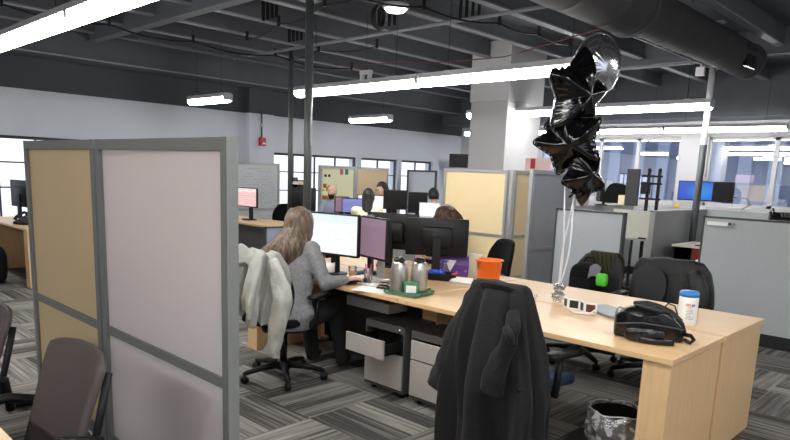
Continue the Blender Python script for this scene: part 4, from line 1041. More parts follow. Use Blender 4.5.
# backpack on the desk
t = thing('desk_backpack', 'shiny black backpack lying on the desk corner', 'backpack', (-1.39, 3.46, Z), R(26)); t.scale = (.86, .86, .98)
def bag(u, v, L=.40, Wd=.30, Hh=.165):
    pass
b = MB(); rings = []; n = 40
for j in range(25):
    u = j / 24; x = -.21 + .42 * u
    k_ = (sin(pi * min(1, max(0, .04 + .92 * u)))) ** .28
    Hh = .20 * k_ * (1 - .32 * u); Wd = .15 * k_ * (1 - .12 * u)
    ring = []
    for i in range(n):
        th = 2 * pi * i / n; y = (abs(cos(th)) ** .42) * (1 if cos(th) > 0 else -1) * Wd; s_ = sin(th); z = Hh / 2 + (abs(s_) ** .38) * (1 if s_ > 0 else -1) * Hh / 2
        p = Vector((x, y, z)); f = noise.noise(Vector((x * 7, y * 14, z * 22)))
        if z > .01: p.z = max(.004, p.z + .034 * f + .012 * noise.noise(Vector((x * 22, y * 30, z * 12))) - .012 * exp(-((z - Hh * .62) / .01) ** 2)); p.y += .012 * f
        ring.append(p)
    rings.append(ring)
b.loft(rings, True, True); b.build('body', 'nylon', t, subsurf=1)
b = MB(); rucksack(b, (-.03, -.165, .045), (.24, .08, .085), 0, 3, .6, wr=.03); b.build('front_pocket', 'nylon', t, subsurf=1)
b = MB(); b.grid(lambda u, v: Vector((-.06 + .2 * u, -.2 - .02 * sin(pi * u), .004 + .03 * (1 - v))), 10, 3); b.build('flap', 'nylon', t, solid=.006)
for s_ in (-1, 1):
    P_ = [(-.10, s_ * .05, .178), (-.02, s_ * .07, .176), (.06, s_ * .075, .160), (.13, s_ * .07, .138), (.19, s_ * .06, .10), (.215, s_ * .05, .04)]
    MB().tube(P_, [.010, .019, .02, .018, .013, .01], 8).build('shoulder_strap', 'leather', t)
MB().tube([(.2, -.08, .05), (.24, -.1, .05), (.255, -.13, .035), (.235, -.15, .02), (.2, -.13, .03)], .011, 8).build('side_loop', 'nylon', t)
MB().tube([(.08, .08, .15), (.11, .1, .185), (.15, .09, .175), (.17, .07, .13)], .005, 6).build('carry_handle', 'nylon', t)
MB().tube([(-.2, -.145, .085), (-.05, -.162, .105), (.1, -.155, .095), (.19, -.12, .08)], .004, 6).build('zip', 'pedd', t)

# cellophane scraps
b = MB()
def crink(u, v):
    x = -2.33 - .35 * u; y = 3.80 + .14 * (v - .5) + .03 * sin(u * 7)
    return Vector((x, y, Z + .012 + .028 * abs(noise.noise(Vector((u * 9, v * 7, 1)))) * 2))
b.grid(crink, 34, 14, smooth=False)
tag(b.build('cellophane_scrap', film_mat('milky_crinkled_film', .3, .42)), 'crumpled clear cellophane on the desk left of the balloon weight', 'wrapping')

# ------------------------------------------------------------------ balloons
bx, by = -2.22, 3.93
t = thing('balloon_weight', 'crinkled silver foil balloon weight standing on the desk', 'balloon weight', (bx, by, Z))
def foilblob(c, r, seed, h):
    b = MB(); rings = []
    for j in range(15):
        a = -pi / 2 + pi * j / 14; ring = []
        for i in range(28):
            th = 2 * pi * i / 28; p = Vector((cos(a) * cos(th), cos(a) * sin(th), sin(a)))
            q = 1 + .5 * noise.noise(p * 3.3 + Vector((seed, 0, 0))) + .25 * noise.noise(p * 8 + Vector((seed, 2, 0)))
            ring.append(Vector((c[0] + p.x * r * q, c[1] + p.y * r * q, max(.002, c[2] + p.z * h * (1 + .2 * (q - 1))))))
        rings.append(ring)
    b.loft(rings, True, True, False); return b
foilblob((0, 0, .04), .042, 1, .04).build('foil_base', 'foils', t)
foilblob((0, 0, .105), .038, 5, .03).build('foil_ruffle', 'foils', t)
MB().lathe([(0, .06), (.015, .06), (.012, .085), (0, .09)], n=12).build('neck', 'foils', t)
def ribs(label, top, sw):
    P = [Vector((bx, by, Z + .1))]; 
    for i in range(1, 13):
        u = i / 12; P.append(Vector((bx, by, Z + .1)).lerp(Vector(top), u) + Vector((sw * sin(u * 5), -sw * .6 * sin(u * 4), 0)))
    return tag(MB().tube(P, .006, 5).build('balloon_ribbon', 'ribbon'), label, 'ribbon', 'balloon ribbons')
# orientation helper: balloon plane spanned by right (r) and up; normal n towards viewer-ish
def foil_balloon(name, label, c, Rr, star, m, yaw, tilt=0, roll=0, H=.085, inner=.52, cat='balloon', rib_to=None):
    t = thing(name, label, cat, c)
    mt = Matrix.Rotation(yaw, 3, 'Z') @ Matrix.Rotation(tilt, 3, 'X') @ Matrix.Rotation(roll, 3, 'Y')
    NT, NS = 160 if star else 96, 18
    def rad(th):
        if not star: return 1.0
        k_ = (th / (2 * pi / 5)) % 1.0; d_ = abs(k_ - .5) * 2   # 1 at tips, 0 at notches
        # straight-edged star in polar form, rounded a little
        a = pi / 5 * (1 - d_); r1 = inner
        # edge from tip (1,0) to notch (inner at pi/5)
        x0, y0 = 1, 0; x1, y1 = inner * cos(pi / 5), inner * sin(pi / 5)
        den = sin(a) * (x1 - x0) - cos(a) * (y1 - y0)
        r = (sin(a) * 0 + (y0 * (x1 - x0) - x0 * (y1 - y0))) / den if abs(den) > 1e-6 else 1
        return min(r, .93 + .0)
    for side in (0,):
        b = MB(); vs = []; fs = []
        for sd in (1, -1):
            o = len(vs)
            for j in range(NS + 1):
                s = j / NS
                for i in range(NT):
                    th = 2 * pi * i / NT; rr = rad(th) * s * Rr
                    x = rr * sin(th); z = rr * cos(th)
                    h = H * max(0, 1 - s ** 2.2) ** .62
                    if star:
                        k_ = (th / (2 * pi / 5)) % 1.0; d_ = abs(k_ - .5) * 2
                        h *= .62 + .38 * (1 - s ** 1.5) + .22 * s * (.5 - .5 * cos(pi * d_)) 
                        h *= 1 + .05 * max(0, s - .45) * sin(th * 40) + .16 * noise.noise(Vector((x * 9, z * 9, c[2] * 7)))
                    else: h *= 1 + .05 * s ** 3 * sin(th * 34) + .03 * s ** 2 * sin(th * 21)
                    x *= 1 - (.02 * s ** 6 * (1 + sin(th * 34))); z *= 1 - (.02 * s ** 6 * (1 + sin(th * 34)))
                    vs.append(mt @ Vector((x, -sd * h, z)))
            for j in range(NS):
                for i in range(NT):
                    a_ = o + j * NT + i; b_ = o + j * NT + (i + 1) % NT
                    fs.append((a_, b_, b_ + NT, a_ + NT) if sd > 0 else (a_, a_ + NT, b_ + NT, b_))
        b.add(vs, fs, True); ob = b.build('foil_body', m, t)
        rim = MB()
        rim.grid(lambda u, v: mt @ Vector(((rad(2 * pi * u) * Rr * (.985 + .045 * v)) * sin(2 * pi * u), 0, (rad(2 * pi * u) * Rr * (.985 + .045 * v)) * cos(2 * pi * u))), NT, 2, closeu=True)
        rim.build('seam', m, t, solid=.002)
        b = MB(); p0 = mt @ Vector((0, 0, -Rr * (inner if star else 1) * 1.0)); p1 = mt @ Vector((0, 0, -Rr * (inner if star else 1) - .06)); b.tube([p0, p1], [.02, .006], 8); b.build('valve_tail', m, t)
    return t
YW = R(44)
foil_balloon('round_balloon', 'round silver mirror balloon, topmost of the bunch', (-2.21, 4.15, 2.32), .21, False, 'foils', YW + R(30), R(10), 0, .11)
foil_balloon('star_balloon', 'black foil star balloon, the big top one just below the round silver balloon', (-2.18, 3.88, 2.11), .32, True, 'foil', YW + R(38), R(4), R(4), .12, .60)
foil_balloon('star_balloon', 'black foil star balloon, second from the top of the bunch, small tips at both sides', (-2.25, 3.97, 1.97), .215, True, 'foil', YW + R(8), R(-8), R(36), .09, .60)
foil_balloon('star_balloon', 'black foil star balloon at the left of the bunch, third from the top', (-2.20, 3.87, 1.82), .245, True, 'foil', YW - R(12), R(16), R(-22), .11, .62)
foil_balloon('star_balloon', 'lowest black foil star balloon, hanging below the others', (-2.13, 3.97, 1.60), .205, True, 'foil', YW + R(26), R(-6), R(40), .09, .62)
ribs('silver ribbon on the left rising from the weight to the balloons', (-2.21, 3.90, 1.66), .015)
ribs('silver ribbon in the middle rising from the weight to the balloons', (-2.17, 3.93, 1.60), -.02)
ribs('silver ribbon on the right rising from the weight to the balloons', (-2.15, 3.98, 1.62), .03)

# ------------------------------------------------------------------ waste basket
t = thing('waste_basket', 'black waste basket under the desk end', 'waste basket', (-1.50, 3.42, 0))
MB().lathe([(0, 0), (.105, 0), (.14, .28), (.146, .285), (.138, .286), (.10, .01), (0, .008)], n=28).build('bin', 'black', t)
b = MB()
def liner(u, v):
    th = 2 * pi * u; r = .15 + .02 * sin(v * 3) + .012 * noise.noise(Vector((cos(th) * 4, sin(th) * 4, v * 4))) * 2
    z = .305 - .2 * v if v > .15 else .29 + .015 * sin(v / .15 * pi / 2)
    return Vector((r * cos(th), r * sin(th), z + .02 * noise.noise(Vector((cos(th) * 5, sin(th) * 5, v * 2 + 5)))))
b.grid(liner, 56, 12, closeu=True); b.build('bin_liner', 'film', t)
b = MB().tube([(.152 * cos(a), .152 * sin(a), .30 + .006 * sin(5 * a)) for a in [i * 2 * pi / 40 for i in range(41)]], .004, 5); b.build('liner_edge', mat('milky_plastic', srgb(190, 190, 190), .3), t)

# ------------------------------------------------------------------ people
def skinmesh(vs, es, rs, sub=2):
    me = bpy.data.meshes.new('tmp'); me.from_pydata([tuple(v) for v in vs], es, []); me.update()
    o = bpy.data.objects.new('tmp', me); COL.objects.link(o)
    md = o.modifiers.new('k', 'SKIN'); md.use_smooth_shade = True
    for i, r in enumerate(rs):
        q = me.skin_vertices[0].data[i]; q.radius = r if isinstance(r, tuple) else (r, r)
    me.skin_vertices[0].data[0].use_root = True
    sb = o.modifiers.new('u', 'SUBSURF'); sb.levels = sub; sb.render_levels = sub
    dg = bpy.context.evaluated_depsgraph_get(); dg.update()
    ev = o.evaluated_get(dg); m2 = ev.to_mesh()
    V = [v.co.copy() for v in m2.vertices]; F = [tuple(p.vertices) for p in m2.polygons]
    ev.to_mesh_clear(); bpy.data.objects.remove(o); bpy.data.meshes.remove(me)
    return V, F
def head_geo(b, c, fwd, up, s=1.0):
    fwd = Vector(fwd).normalized(); up = (Vector(up) - fwd * Vector(up).dot(fwd)).normalized(); rt = fwd.cross(up)
    def T(p): return Vector(c) + (rt * p[0] + fwd * p[1] + up * p[2]) * s
    rings = []; NR, NA = 26, 36
    for j in range(NR + 1):
        a = -pi / 2 + pi * j / NR; ring = []
        for i in range(NA):
            th = 2 * pi * i / NA; ca = max(cos(a), .01)
            x, y, z = ca * cos(th), ca * sin(th), sin(a)
            low = max(0, -z)
            px = .074 * x * (1 - .32 * low ** 1.3); py = .094 * y * (1 - .12 * low) + (.012 * low if y > 0 else .022 * low * 0 - .02 * (1 - low) * 0); pz = .118 * z
            if y < 0: py *= 1 - .25 * low
            if y > 0:
                f = exp(-(px / .012) ** 2); py += f * (.02 * exp(-((pz + .012) / .018) ** 2) + .008 * exp(-((pz - .012) / .02) ** 2))
                py -= .010 * exp(-((abs(px) - .031) / .014) ** 2) * exp(-((pz - .012) / .012) ** 2)
                py += .006 * exp(-(px / .022) ** 2) * exp(-((pz + .052) / .010) ** 2)
                py += .007 * exp(-(px / .022) ** 2) * exp(-((pz + .088) / .016) ** 2)
                py += .004 * exp(-((pz - .034) / .01) ** 2) * exp(-(px / .05) ** 2)
            ring.append(T((px, py, pz)))
        rings.append(ring)
    b.loft(rings, True, True)
    for s_ in (-1, 1):   # ears
        er = []
        for j in range(9):
            a = -pi / 2 + pi * j / 8
            er.append([T((s_ * (.074 + .008 * cos(a) * cos(q)) + s_ * .004, -.005 + .018 * cos(a) * sin(q) , .0 + .03 * sin(a))) for q in [k_ * 2 * pi / 10 for k_ in range(10)]])
        b.loft(er, True, True)
    return T
def hand_geo(b, wrist, direction, palm_n, s=1.0, side=1, curl=.5):
    d = Vector(direction).normalized(); n = Vector(palm_n); n = (n - d * n.dot(d)).normalized(); w = d.cross(n) * side   # w towards the thumb side
    W = Vector(wrist)
    V, F = skinmesh([W - d * .03, W, W + d * .04 * s, W + d * .075 * s], [(0, 1), (1, 2), (2, 3)], [(.024, .02), (.026, .018), (.038, .016), (.038, .014)], 1); 
    b.add(V, F, True)
    L = [.068, .078, .072, .056]
    for i in range(4):
        off = (1.5 - i) * .0195 * s; p = W + d * .075 * s + w * off; pts = [p - d * .02]; dirn = d.copy(); nn = n.copy()
        pts.append(p)
        for k_, fr in enumerate((.45, .32, .23)):
            ang = -curl * (.35 + .35 * k_) ; dirn = (dirn * cos(ang) - n * sin(-ang) * 1.0).normalized() if True else dirn
            p = p + dirn * L[i] * fr * s; pts.append(p.copy())
        V, F = skinmesh(pts, [(k_, k_ + 1) for k_ in range(len(pts) - 1)], [.0095, .0095, .009, .0085, .0065], 1); b.add(V, F, True)
    p = W + d * .02 * s + w * .028 * s; dv = (d * .65 + w * .75 - n * .25).normalized(); pts = [p - dv * .012, p, p + dv * .035 * s, p + (dv + d * .5).normalized() * .065 * s]
    V, F = skinmesh(pts, [(0, 1), (1, 2), (2, 3)], [.012, .0125, .011, .008], 1); b.add(V, F, True)

def remesh(b, vox, smooth_it=4):
    me = bpy.data.meshes.new('tmp'); me.from_pydata([tuple(v) for v in b.v], [], b.f); me.update()
    import bmesh
    bm_ = bmesh.new(); bm_.from_mesh(me); bmesh.ops.recalc_face_normals(bm_, faces=bm_.faces); bm_.to_mesh(me); bm_.free()
    o = bpy.data.objects.new('tmp', me); COL.objects.link(o)
    md = o.modifiers.new('r', 'REMESH'); md.mode = 'VOXEL'; md.voxel_size = vox; md.use_smooth_shade = True
    if smooth_it: sm_ = o.modifiers.new('s', 'SMOOTH'); sm_.factor = .5; sm_.iterations = smooth_it
    dg = bpy.context.evaluated_depsgraph_get(); dg.update()
    ev = o.evaluated_get(dg); m2 = ev.to_mesh()
    V = [v.co.copy() for v in m2.vertices]; F = [tuple(p.vertices) for p in m2.polygons]
    ev.to_mesh_clear(); bpy.data.objects.remove(o); bpy.data.meshes.remove(me)
    r = MB(); r.add(V, F, True); return r
def limb(b, pts, rs, n=14):
    P = []; Rr_ = []
    for i in range(len(pts) - 1):
        for k_ in range(5):
            u = k_ / 5; P.append(Vector(pts[i]).lerp(Vector(pts[i + 1]), u)); Rr_.append(rs[i] + (rs[i + 1] - rs[i]) * u)
    P.append(Vector(pts[-1])); Rr_.append(rs[-1])
    b.tube(P, Rr_, n)
    for p, r in zip(pts, rs): b.sphere(p, r, 14, 8)
def torso(b, q, f, r, g=0.0, neck=True):
    sh = q['shR'] - q['shL']; rr = sh.normalized()
    st = [(q['pelvis'] + Vector((0, 0, -.10)), .14, .11), (q['pelvis'], .175, .125), (q['pelvis'].lerp(q['chest'], .45), .145, .105), (q['chest'], .165, .115), (q['chest'].lerp(q['neck'], .45), .17, .10), (q['chest'].lerp(q['neck'], .68), .13, .08), (q['chest'].lerp(q['neck'], .85), .075, .062)]
    if neck: st += [(q['neck'], .052, .055), (q['neck'].lerp(q['head'], .6), .05, .055)]
    rings = []
    for k_, (c_, a_, d_) in enumerate(st):
        u_r = r.lerp(rr, min(1, k_ / 4)).normalized()
        rings.append([c_ + u_r * ((a_ + g) * cos(th)) + f * ((d_ + g) * sin(th)) for th in [i * 2 * pi / 28 for i in range(28)]])
    b.loft(rings, True, True)
def person(label, J, fwd, look, up, m_top, m_skin='skin', m_leg='trouser', hands=True, group=None, headscale=1.0, vox=.011):
    base = Vector(J['pelvis']); base.z = 0
    t = thing('person', label, 'person', base)
    q = {k_: Vector(v) - base for k_, v in J.items()}
    f = Vector(fwd).normalized(); r = f.cross(Vector((0, 0, 1)))
    for s_, k_ in ((1, 'R'), (-1, 'L')):
        q['hip' + k_] = q['pelvis'] + r * .09 * s_ + f * .03 - Vector((0, 0, .03))
        q.setdefault('kn' + k_, q['pelvis'] + r * .12 * s_ + f * .42 + Vector((0, 0, .02)))
        q.setdefault('an' + k_, Vector((q['kn' + k_].x - f.x * .05, q['kn' + k_].y - f.y * .05, .09)))
        q['toe' + k_] = q['an' + k_] + f * .15 - Vector((0, 0, .055))
    b = MB(); torso(b, q, f, r)
    for k_ in 'RL':
        limb(b, [q['sh' + k_], q['el' + k_], q['wr' + k_]], [.048, .038, .026])
        limb(b, [q['hip' + k_], q['kn' + k_], q['an' + k_], q['toe' + k_]], [.085, .058, .04, .03])
    T = head_geo(b, q['head'], look, up, headscale)
    body = remesh(b, vox, 3)
    if hands:
        hb = MB()
        for k_, sd in (('R', 1), ('L', -1)):
            d_ = (q['wr' + k_] - q['el' + k_]); d_.z *= .3
            hand_geo(hb, q['wr' + k_] + d_.normalized() * .012, d_, (0, 0, 1), 1, -sd, .55)
        body.add(hb.v, hb.f, True)
    body.build('body', m_skin, t)
    b = MB(); torso(b, q, f, r, .022, False)
    for k_ in 'RL': limb(b, [q['chest'].lerp(q['neck'], .4).lerp(q['sh' + k_], .35), q['sh' + k_], q['el' + k_], q['wr' + k_]], [.075, .07, .054, .038])
    top = remesh(b, vox * 1.1, 5)
    for i, v in enumerate(top.v):
        v = Vector(v); n_ = noise.noise(v * 9) * .012 + noise.noise(Vector((v.x * 14, v.y * 14, v.z * 34))) * .007; top.v[i] = (v.x + n_, v.y + n_ * .6, v.z + n_ * .4)
    top.build('top', m_top, t)
    b = MB()
    rings = [[c_ + r * (a_ * cos(th)) + f * (d_ * sin(th)) for th in [i * 2 * pi / 24 for i in range(24)]] for (c_, a_, d_) in ((q['pelvis'] + Vector((0, 0, -.12)), .15, .12), (q['pelvis'], .17, .12), (q['pelvis'] + Vector((0, 0, .06)), .15, .11))]
    b.loft(rings, True, True)
    for k_ in 'RL': limb(b, [q['hip' + k_], q['kn' + k_], q['an' + k_]], [.105, .075, .058])
    remesh(b, .014, 4).build('trousers', m_leg, t)
    for k_ in 'RL':
        b = MB(); p = q['an' + k_].copy()
        b.tube([p - Vector((0, 0, .03)) - f * .03, p + f * .08 - Vector((0, 0, .042)), p + f * .19 - Vector((0, 0, .058))], [.046, .044, .03], 12); b.sphere(p - Vector((0, 0, .02)), .05, 12, 8); remesh(b, .009, 2).build('shoe', 'shoe', t)
    for s_ in (-1, 1):
        e_ = MB().sphere(T((s_ * .031, .078, .012)), .011, 10, 6).build('eye', 'white', t)
        MB().sphere(T((s_ * .031, .087, .012)), .005, 8, 5).build('pupil', 'black', e_)
    b = MB(); b.tube([T((-.02, .098, -.05)), T((0, .102, -.051)), T((.02, .098, -.05))], [.002, .004, .002], 6); b.build('mouth', mat('lip', srgb(160, 90, 84), .5), t)
    return t, T, q

def hair_cap(t, T, m, grow=.010, front=.055, nape=-.07, fall=None):
    """scalp shell; covers skull except face"""
    b = MB(); NU, NV = 48, 20
    def fn(u, v):
        th = 2 * pi * u; 
        fr = max(0, sin(th)); lim = (nape if fr <= 0 else nape + (front - nape) * min(1, fr * 1.8)) / .118
        a = pi / 2 - v * (pi / 2 - math.asin(max(-.95, min(.95, lim))))
        x, y, z = cos(a) * cos(th), cos(a) * sin(th), sin(a)
        k_ = 1 + .03 * noise.noise(Vector((x * 4, y * 4, z * 4))); g = grow
        return T(((.074 + g) * x * k_, (.094 + g) * y * k_ - .004, (.118 + g) * z * k_))
    b.grid(fn, NU, NV, closeu=True)
    return b.build('hair', m, t, solid=.006)

# grey-sweatered woman
J = dict(pelvis=(-3.77, 2.80, .52), chest=(-3.86, 2.90, .86), neck=(-3.91, 2.98, 1.06), head=(-3.90, 2.99, 1.165),
         shR=(-3.74, 2.98, .99), elR=(-3.57, 2.98, .76), wrR=(-3.53, 3.13, .785), shL=(-4.02, 2.84, .95), elL=(-4.12, 2.95, .77), wrL=(-4.00, 3.14, .785),
         knR=(-3.80, 3.28, .52), knL=(-4.04, 3.18, .52), anR=(-3.80, 3.36, .10), anL=(-4.06, 3.26, .10))
fw = (-.55, .83, 0)
t, T, q = person('woman in grey sweater with long ash-brown hair, typing at the desk', J, fw, (-.5, .83, -.22), (-.1, .2, 1), 'sweater', vox=.008)
hair_cap(t, T, 'brown_hair', .016, .05, -.06)
b = MB()
def longhair(u, v):
    # sheet from the crown down the back, fanning out
    a = (u - .5) * 2; th = -pi / 2 + a * 1.75
    r0 = Vector((cos(th), sin(th), 0)); ww = 1 + .25 * v
    if v < .35:
        k_ = v / .35; z = .10 - .15 * k_; rad_ = sqrt(max(.02, 1 - (max(0, z) / .135) ** 2)) 
        p = T((.096 * r0.x * rad_, .116 * r0.y * rad_ - .004, z))
        return p
    k_ = (v - .35) / .65
    p = T((.096 * r0.x, .116 * r0.y - .004, -.05))
    fwv = Vector(fw).normalized(); rtv = fwv.cross(Vector((0, 0, 1)))
    drop = .30 * k_ * (1 - .25 * abs(a) ** 2)
    d = p + Vector((0, 0, -drop)) - fwv * (.055 * sin(pi * min(1, k_)) + .09 * k_ ) - rtv * (.12 * k_ * (1 - .35 * a)) + rtv * (a * .075 * k_)
    d += (rtv * .008 * sin(u * 60) + fwv * .007 * sin(u * 43)) * k_ + rtv * .006 * sin(v * 12 + u * 9)
    return d
b.grid(longhair, 60, 30); b.build('long_hair', 'brown_hair', t, solid=.03)

# far people
def seated(label, x, y, ang, z0, m_top, hair, look_dn=-.2, m_skin='skin2', hs=1.0, lean=.05):
    """simple seated pose; ang = facing direction (deg, 0 = +Y, clockwise neg); z0 = head centre height"""
    f = Vector((-sin(R(ang)), cos(R(ang)), 0)); r = f.cross(Vector((0, 0, 1))); c = Vector((x, y, 0))
    def P(a, b_, z): return tuple(c + r * a + f * b_ + Vector((0, 0, z)))
    dz = z0 - 1.20
    J = dict(pelvis=P(0, 0, .52), chest=P(0, lean, .88 + dz * .7), neck=P(0, lean + .03, 1.08 + dz), head=P(0, lean + .06, z0),
             shR=P(.17, lean, 1.0 + dz), elR=P(.22, .14 + lean, .78 + dz * .4), wrR=P(.13, .34, .79), shL=P(-.17, lean, 1.0 + dz), elL=P(-.22, .14 + lean, .78 + dz * .4), wrL=P(-.13, .34, .79))
    t, T, q = person(label, J, f, f + Vector((0, 0, look_dn)), (0, 0, 1), m_top, m_skin)
    return t, T, q, f, r
t, T, q, f, r = seated('bald bearded man in blue shirt behind a laptop, by the art poster', -8.33, 7.14, 180 + 20, 1.235, mat('pale_blue_shirt', srgb(150, 160, 184), .9), None)
b = MB(); b.grid(lambda u, v: T(((u - .5) * .12 * (1 - .3 * v), .088 * cos((u - .5) * 2.4) + .016 - .0 * v, -.03 - .075 * v)), 14, 8); b.build('beard', 'dark_hair', t, solid=.012)
t, T, q, f, r = seated('person with long black hair in a cream top, seen from behind', -6.88, 6.50, 38, 1.21, mat('cream_cardigan', srgb(236, 228, 196), .9), None)
hair_cap(t, T, 'dark_hair', .016, .05, -.08)
b = MB(); b.loft([[T((w_ * cos(a), y_ + d_ * sin(a), z_)) for a in [i * 2 * pi / 20 for i in range(20)]] for (z_, w_, y_, d_) in ((.05, .07, -.045, .06), (-.05, .086, -.045, .066), (-.14, .08, -.06, .05), (-.24, .07, -.075, .04), (-.32, .04, -.08, .02))]); b.build('hair_length', 'dark_hair', t, subsurf=1)
t, T, q, f, r = seated('dark-haired man with glasses above the black monitors at the back', -7.56, 7.6, 180 - 10, 1.30, mat('dark_top', srgb(50, 50, 58), .9), None)
hair_cap(t, T, 'dark_hair', .014, .06, -.05)
b = MB()
for s_ in (-1, 1): b.tube([T((s_ * .031 + .022 * cos(a), .098, .012 + .015 * sin(a))) for a in [i * pi / 6 for i in range(13)]], .0025, 5)
b.tube([T((-.01, .1, .014)), T((.01, .1, .014))], .0025, 5); b.build('glasses', 'black', t)
t, T, q, f, r = seated('man in purple shirt turned sideways near the far white divider', -7.1, 8.3, 70, 1.23, mat('purple_check_shirt', srgb(120, 106, 158), .9), None)
hair_cap(t, T, 'dark_hair', .014, .055, -.06)
t, T, q, f, r = seated('chestnut-haired person bent low behind the large black monitor', -3.93, 4.98, 180 - 20, 1.16, mat('dark_jumper', srgb(46, 44, 52), .9), None, look_dn=-.9, lean=.1)
hair_cap(t, T, 'red_hair', .024, .06, -.09)
b = MB(); rnd = random.Random(4)
for s_ in (-1, 1): b.grid(lambda u, v: T((s_ * (.085 + .02 * sin(v * 5)), .07 - .16 * u, .06 - .22 * v + .01 * sin(u * 20))), 12, 12)
b.build('wavy_locks', 'red_hair', t, solid=.03)

# ------------------------------------------------------------------ background desks and things
def far_desk(label, x0, x1, y0, y1): return desk(label, x0, x1, y0, y1)
def desk_shade(t, w, y):
    MB().bb(-w / 2 + .15, w / 2 - .15, y - .008, y + .008, .06, .70).build('shade_panel', 'pedd', t)  # dark sheet standing in for the shade under the desk
_d = far_desk('maple desk at the far left edge with the telephone on it', -10.6, -8.64, 2.5, 3.25)
desk_shade(_d, 1.96, .2)
_d = far_desk('maple desk between the white divider and the woman\'s jacket', -9.75, -7.9, 5.5, 6.25)
desk_shade(_d, 1.85, -.1)
panel('low blue-grey partition at the end of the desk beyond the white divider', (-7.86, 5.95, 0), R(90), 1.1, .735, mat('blue_grey_fabric', srgb(150, 160, 178), .85), base=False)
far_desk('long maple desk where the cream-topped person sits', -8.4, -7.36, 6.80, 7.35)
t = thing('desk_telephone', 'grey-screened black desk phone on the far left desk', 'telephone', (-9.22, 2.68, Z), R(20))
MB().loft([[Vector((x, -.1, 0)), Vector((x, .1, 0)), Vector((x, .1, .12)), Vector((x, -.1, .03))] for x in (-.12, .12)], smooth=False).build('base', 'black', t, bevel=.006)
MB().tube([(-.09, -.09, .06), (-.09, -.07, .1), (-.09, .05, .15), (-.09, .08, .13)], [.022, .018, .018, .024], 8).build('handset', 'blackg', t)
MB().box((.03, .045, .107), (.11, .004, .06), mtx=Matrix.Rotation(R(-65), 4, 'X')).build('display', mat('lcd_grey', srgb(130, 140, 150), .3), t)
b = MB()
for i in range(4):
    for j in range(3): b.box((-.02 + i * .032, -.07 + j * .026, .05 + j * .0117), (.02, .016, .01))
b.build('keypad', 'pedd', t)
tag(MB().lathe([(0, 0), (.03, 0), (.038, .1), (.034, .1), (.028, .005), (0, .005)], (-8.80, 2.72, Z), 18).build('paper_cup', mat('pink_white_card', srgb(232, 190, 186), .6)), 'pink and white paper cup beside the far left phone', 'cup')
monitor('black monitor at the far left desk, seen from behind', (-10.3, 2.98, Z), R(190), .66, .38, S['off'], z_c=.34)
t = thing('floor_backpack', 'black backpack on the floor at the far left edge', 'backpack', (-9.28, 2.28, 0))
rucksack(MB(), (0, 0, .24), (.42, .3, .48), 0, 6, .6).build('body', 'mesh', t, subsurf=1); rucksack(MB(), (.05, -.14, .16), (.3, .14, .26), 0, 2, .6).build('front_pocket', 'mesh', t, subsurf=1)
MB().tube([(-.05, 0, .46), (-.03, 0, .53), (.05, 0, .53), (.07, 0, .46)], .012, 8).build('handle', 'black', t)
monitor('monitor with pale pink screen at the edge of the white divider', (-8.98, 5.85, Z), R(4), .5, .31, S['pinkw'], z_c=.36)
t = thing('display_rack', 'narrow brown and cream striped rack behind the thin pole', 'rack', (-8.75, 6.75, 0), R(30))
for x in (-.12, .12): MB().box((x, 0, .72), (.02, .2, 1.44)).build('upright', 'black', t)
for i in range(8): MB().box((0, 0, .16 + i * .17), (.24, .2, .045)).build('shelf', mat('cream_shelf', srgb(214, 200, 184), .6) if i == 0 else bpy.data.materials['cream_shelf'], t)
MB().box((0, .09, .75), (.23, .012, 1.3)).build('back_board', mat('brown_board', srgb(120, 92, 78), .7), t)
monitor('black monitor back immediately right of the thick pole', (-7.45, 6.1, Z), R(180 + 40), .5, .32, S['off'], z_c=.36) if False else None
BG = [('black monitor back left of the bald man, behind the thick pole', (-7.72, 6.0, Z), 222, .36, .34, 'off', .40),
      ('open screen with lavender picture in front of the bald man', (-7.66, 6.92, Z), 42, .34, .24, 'lav', .30),
      ('grey tilted tablet left of the lavender screen', (-7.95, 6.95, Z), 60, .24, .26, 'pink', .30),
      ('white lit monitor behind the cream-topped person', (-7.5, 7.2, Z), 42, .48, .32, 'white', .32),
      ('wide black monitor below the man with glasses', (-7.02, 7.22, .92), 42, .36, .30, 'off', .25),
      ('second wide black monitor, right of the one below the man with glasses', (-6.74, 7.44, .92), 44, .30, .32, 'off', .22)]
t = thing('standing_desk', 'raised maple-topped desk with dark front carrying the two black monitors', 'desk', (-6.72, 7.38, 0))
MB().box((0, 0, .905), (1.15, .75, .03)).build('tabletop', 'wood', t, bevel=.003); MB().box((0, -.28, .46), (1.04, .02, .86)).build('front_panel', 'black', t)
for sx in (-1, 1): MB().box((sx * .54, 0, .445), (.04, .68, .89)).build('leg', 'black', t)
tag(MB().box((-6.3, 6.72, .31), (.2, .3, .62)).build('computer_tower', 'silver', bevel=.01), 'pale computer tower on the floor in front of the raised desk', 'computer')
for (lb, loc, a, w_, h_, sc, zc_) in BG: monitor(lb, loc, R(a), w_, h_, S[sc], z_c=zc_)
t = thing('laptop', 'white laptop lid open in front of the purple-shirted man', 'laptop', (-6.48, 7.44, .92), R(45))
MB().rbox((0, 0, .008), (.32, .22, .014), .01).build('keyboard_base', 'silver', t); MB().box((0, .12, .12), (.32, .008, .22), mtx=Matrix.Rotation(R(-12), 4, 'X')).build('lid', 'silver', t, bevel=.003)
MB().box((0, .115, .12), (.29, .004, .19), mtx=Matrix.Rotation(R(-12), 4, 'X')).build('screen', S['white'], t)
t = thing('paper_cup', 'white takeaway cup in front of the lavender screen', 'cup', (-7.55, 6.80, Z))
MB().lathe([(0, 0), (.028, 0), (.04, .11), (0, .11)], n=18).build('cup_body', 'white', t); MB().lathe([(0, .108), (.043, .108), (.04, .122), (0, .124)], n=18).build('lid', 'white', t)
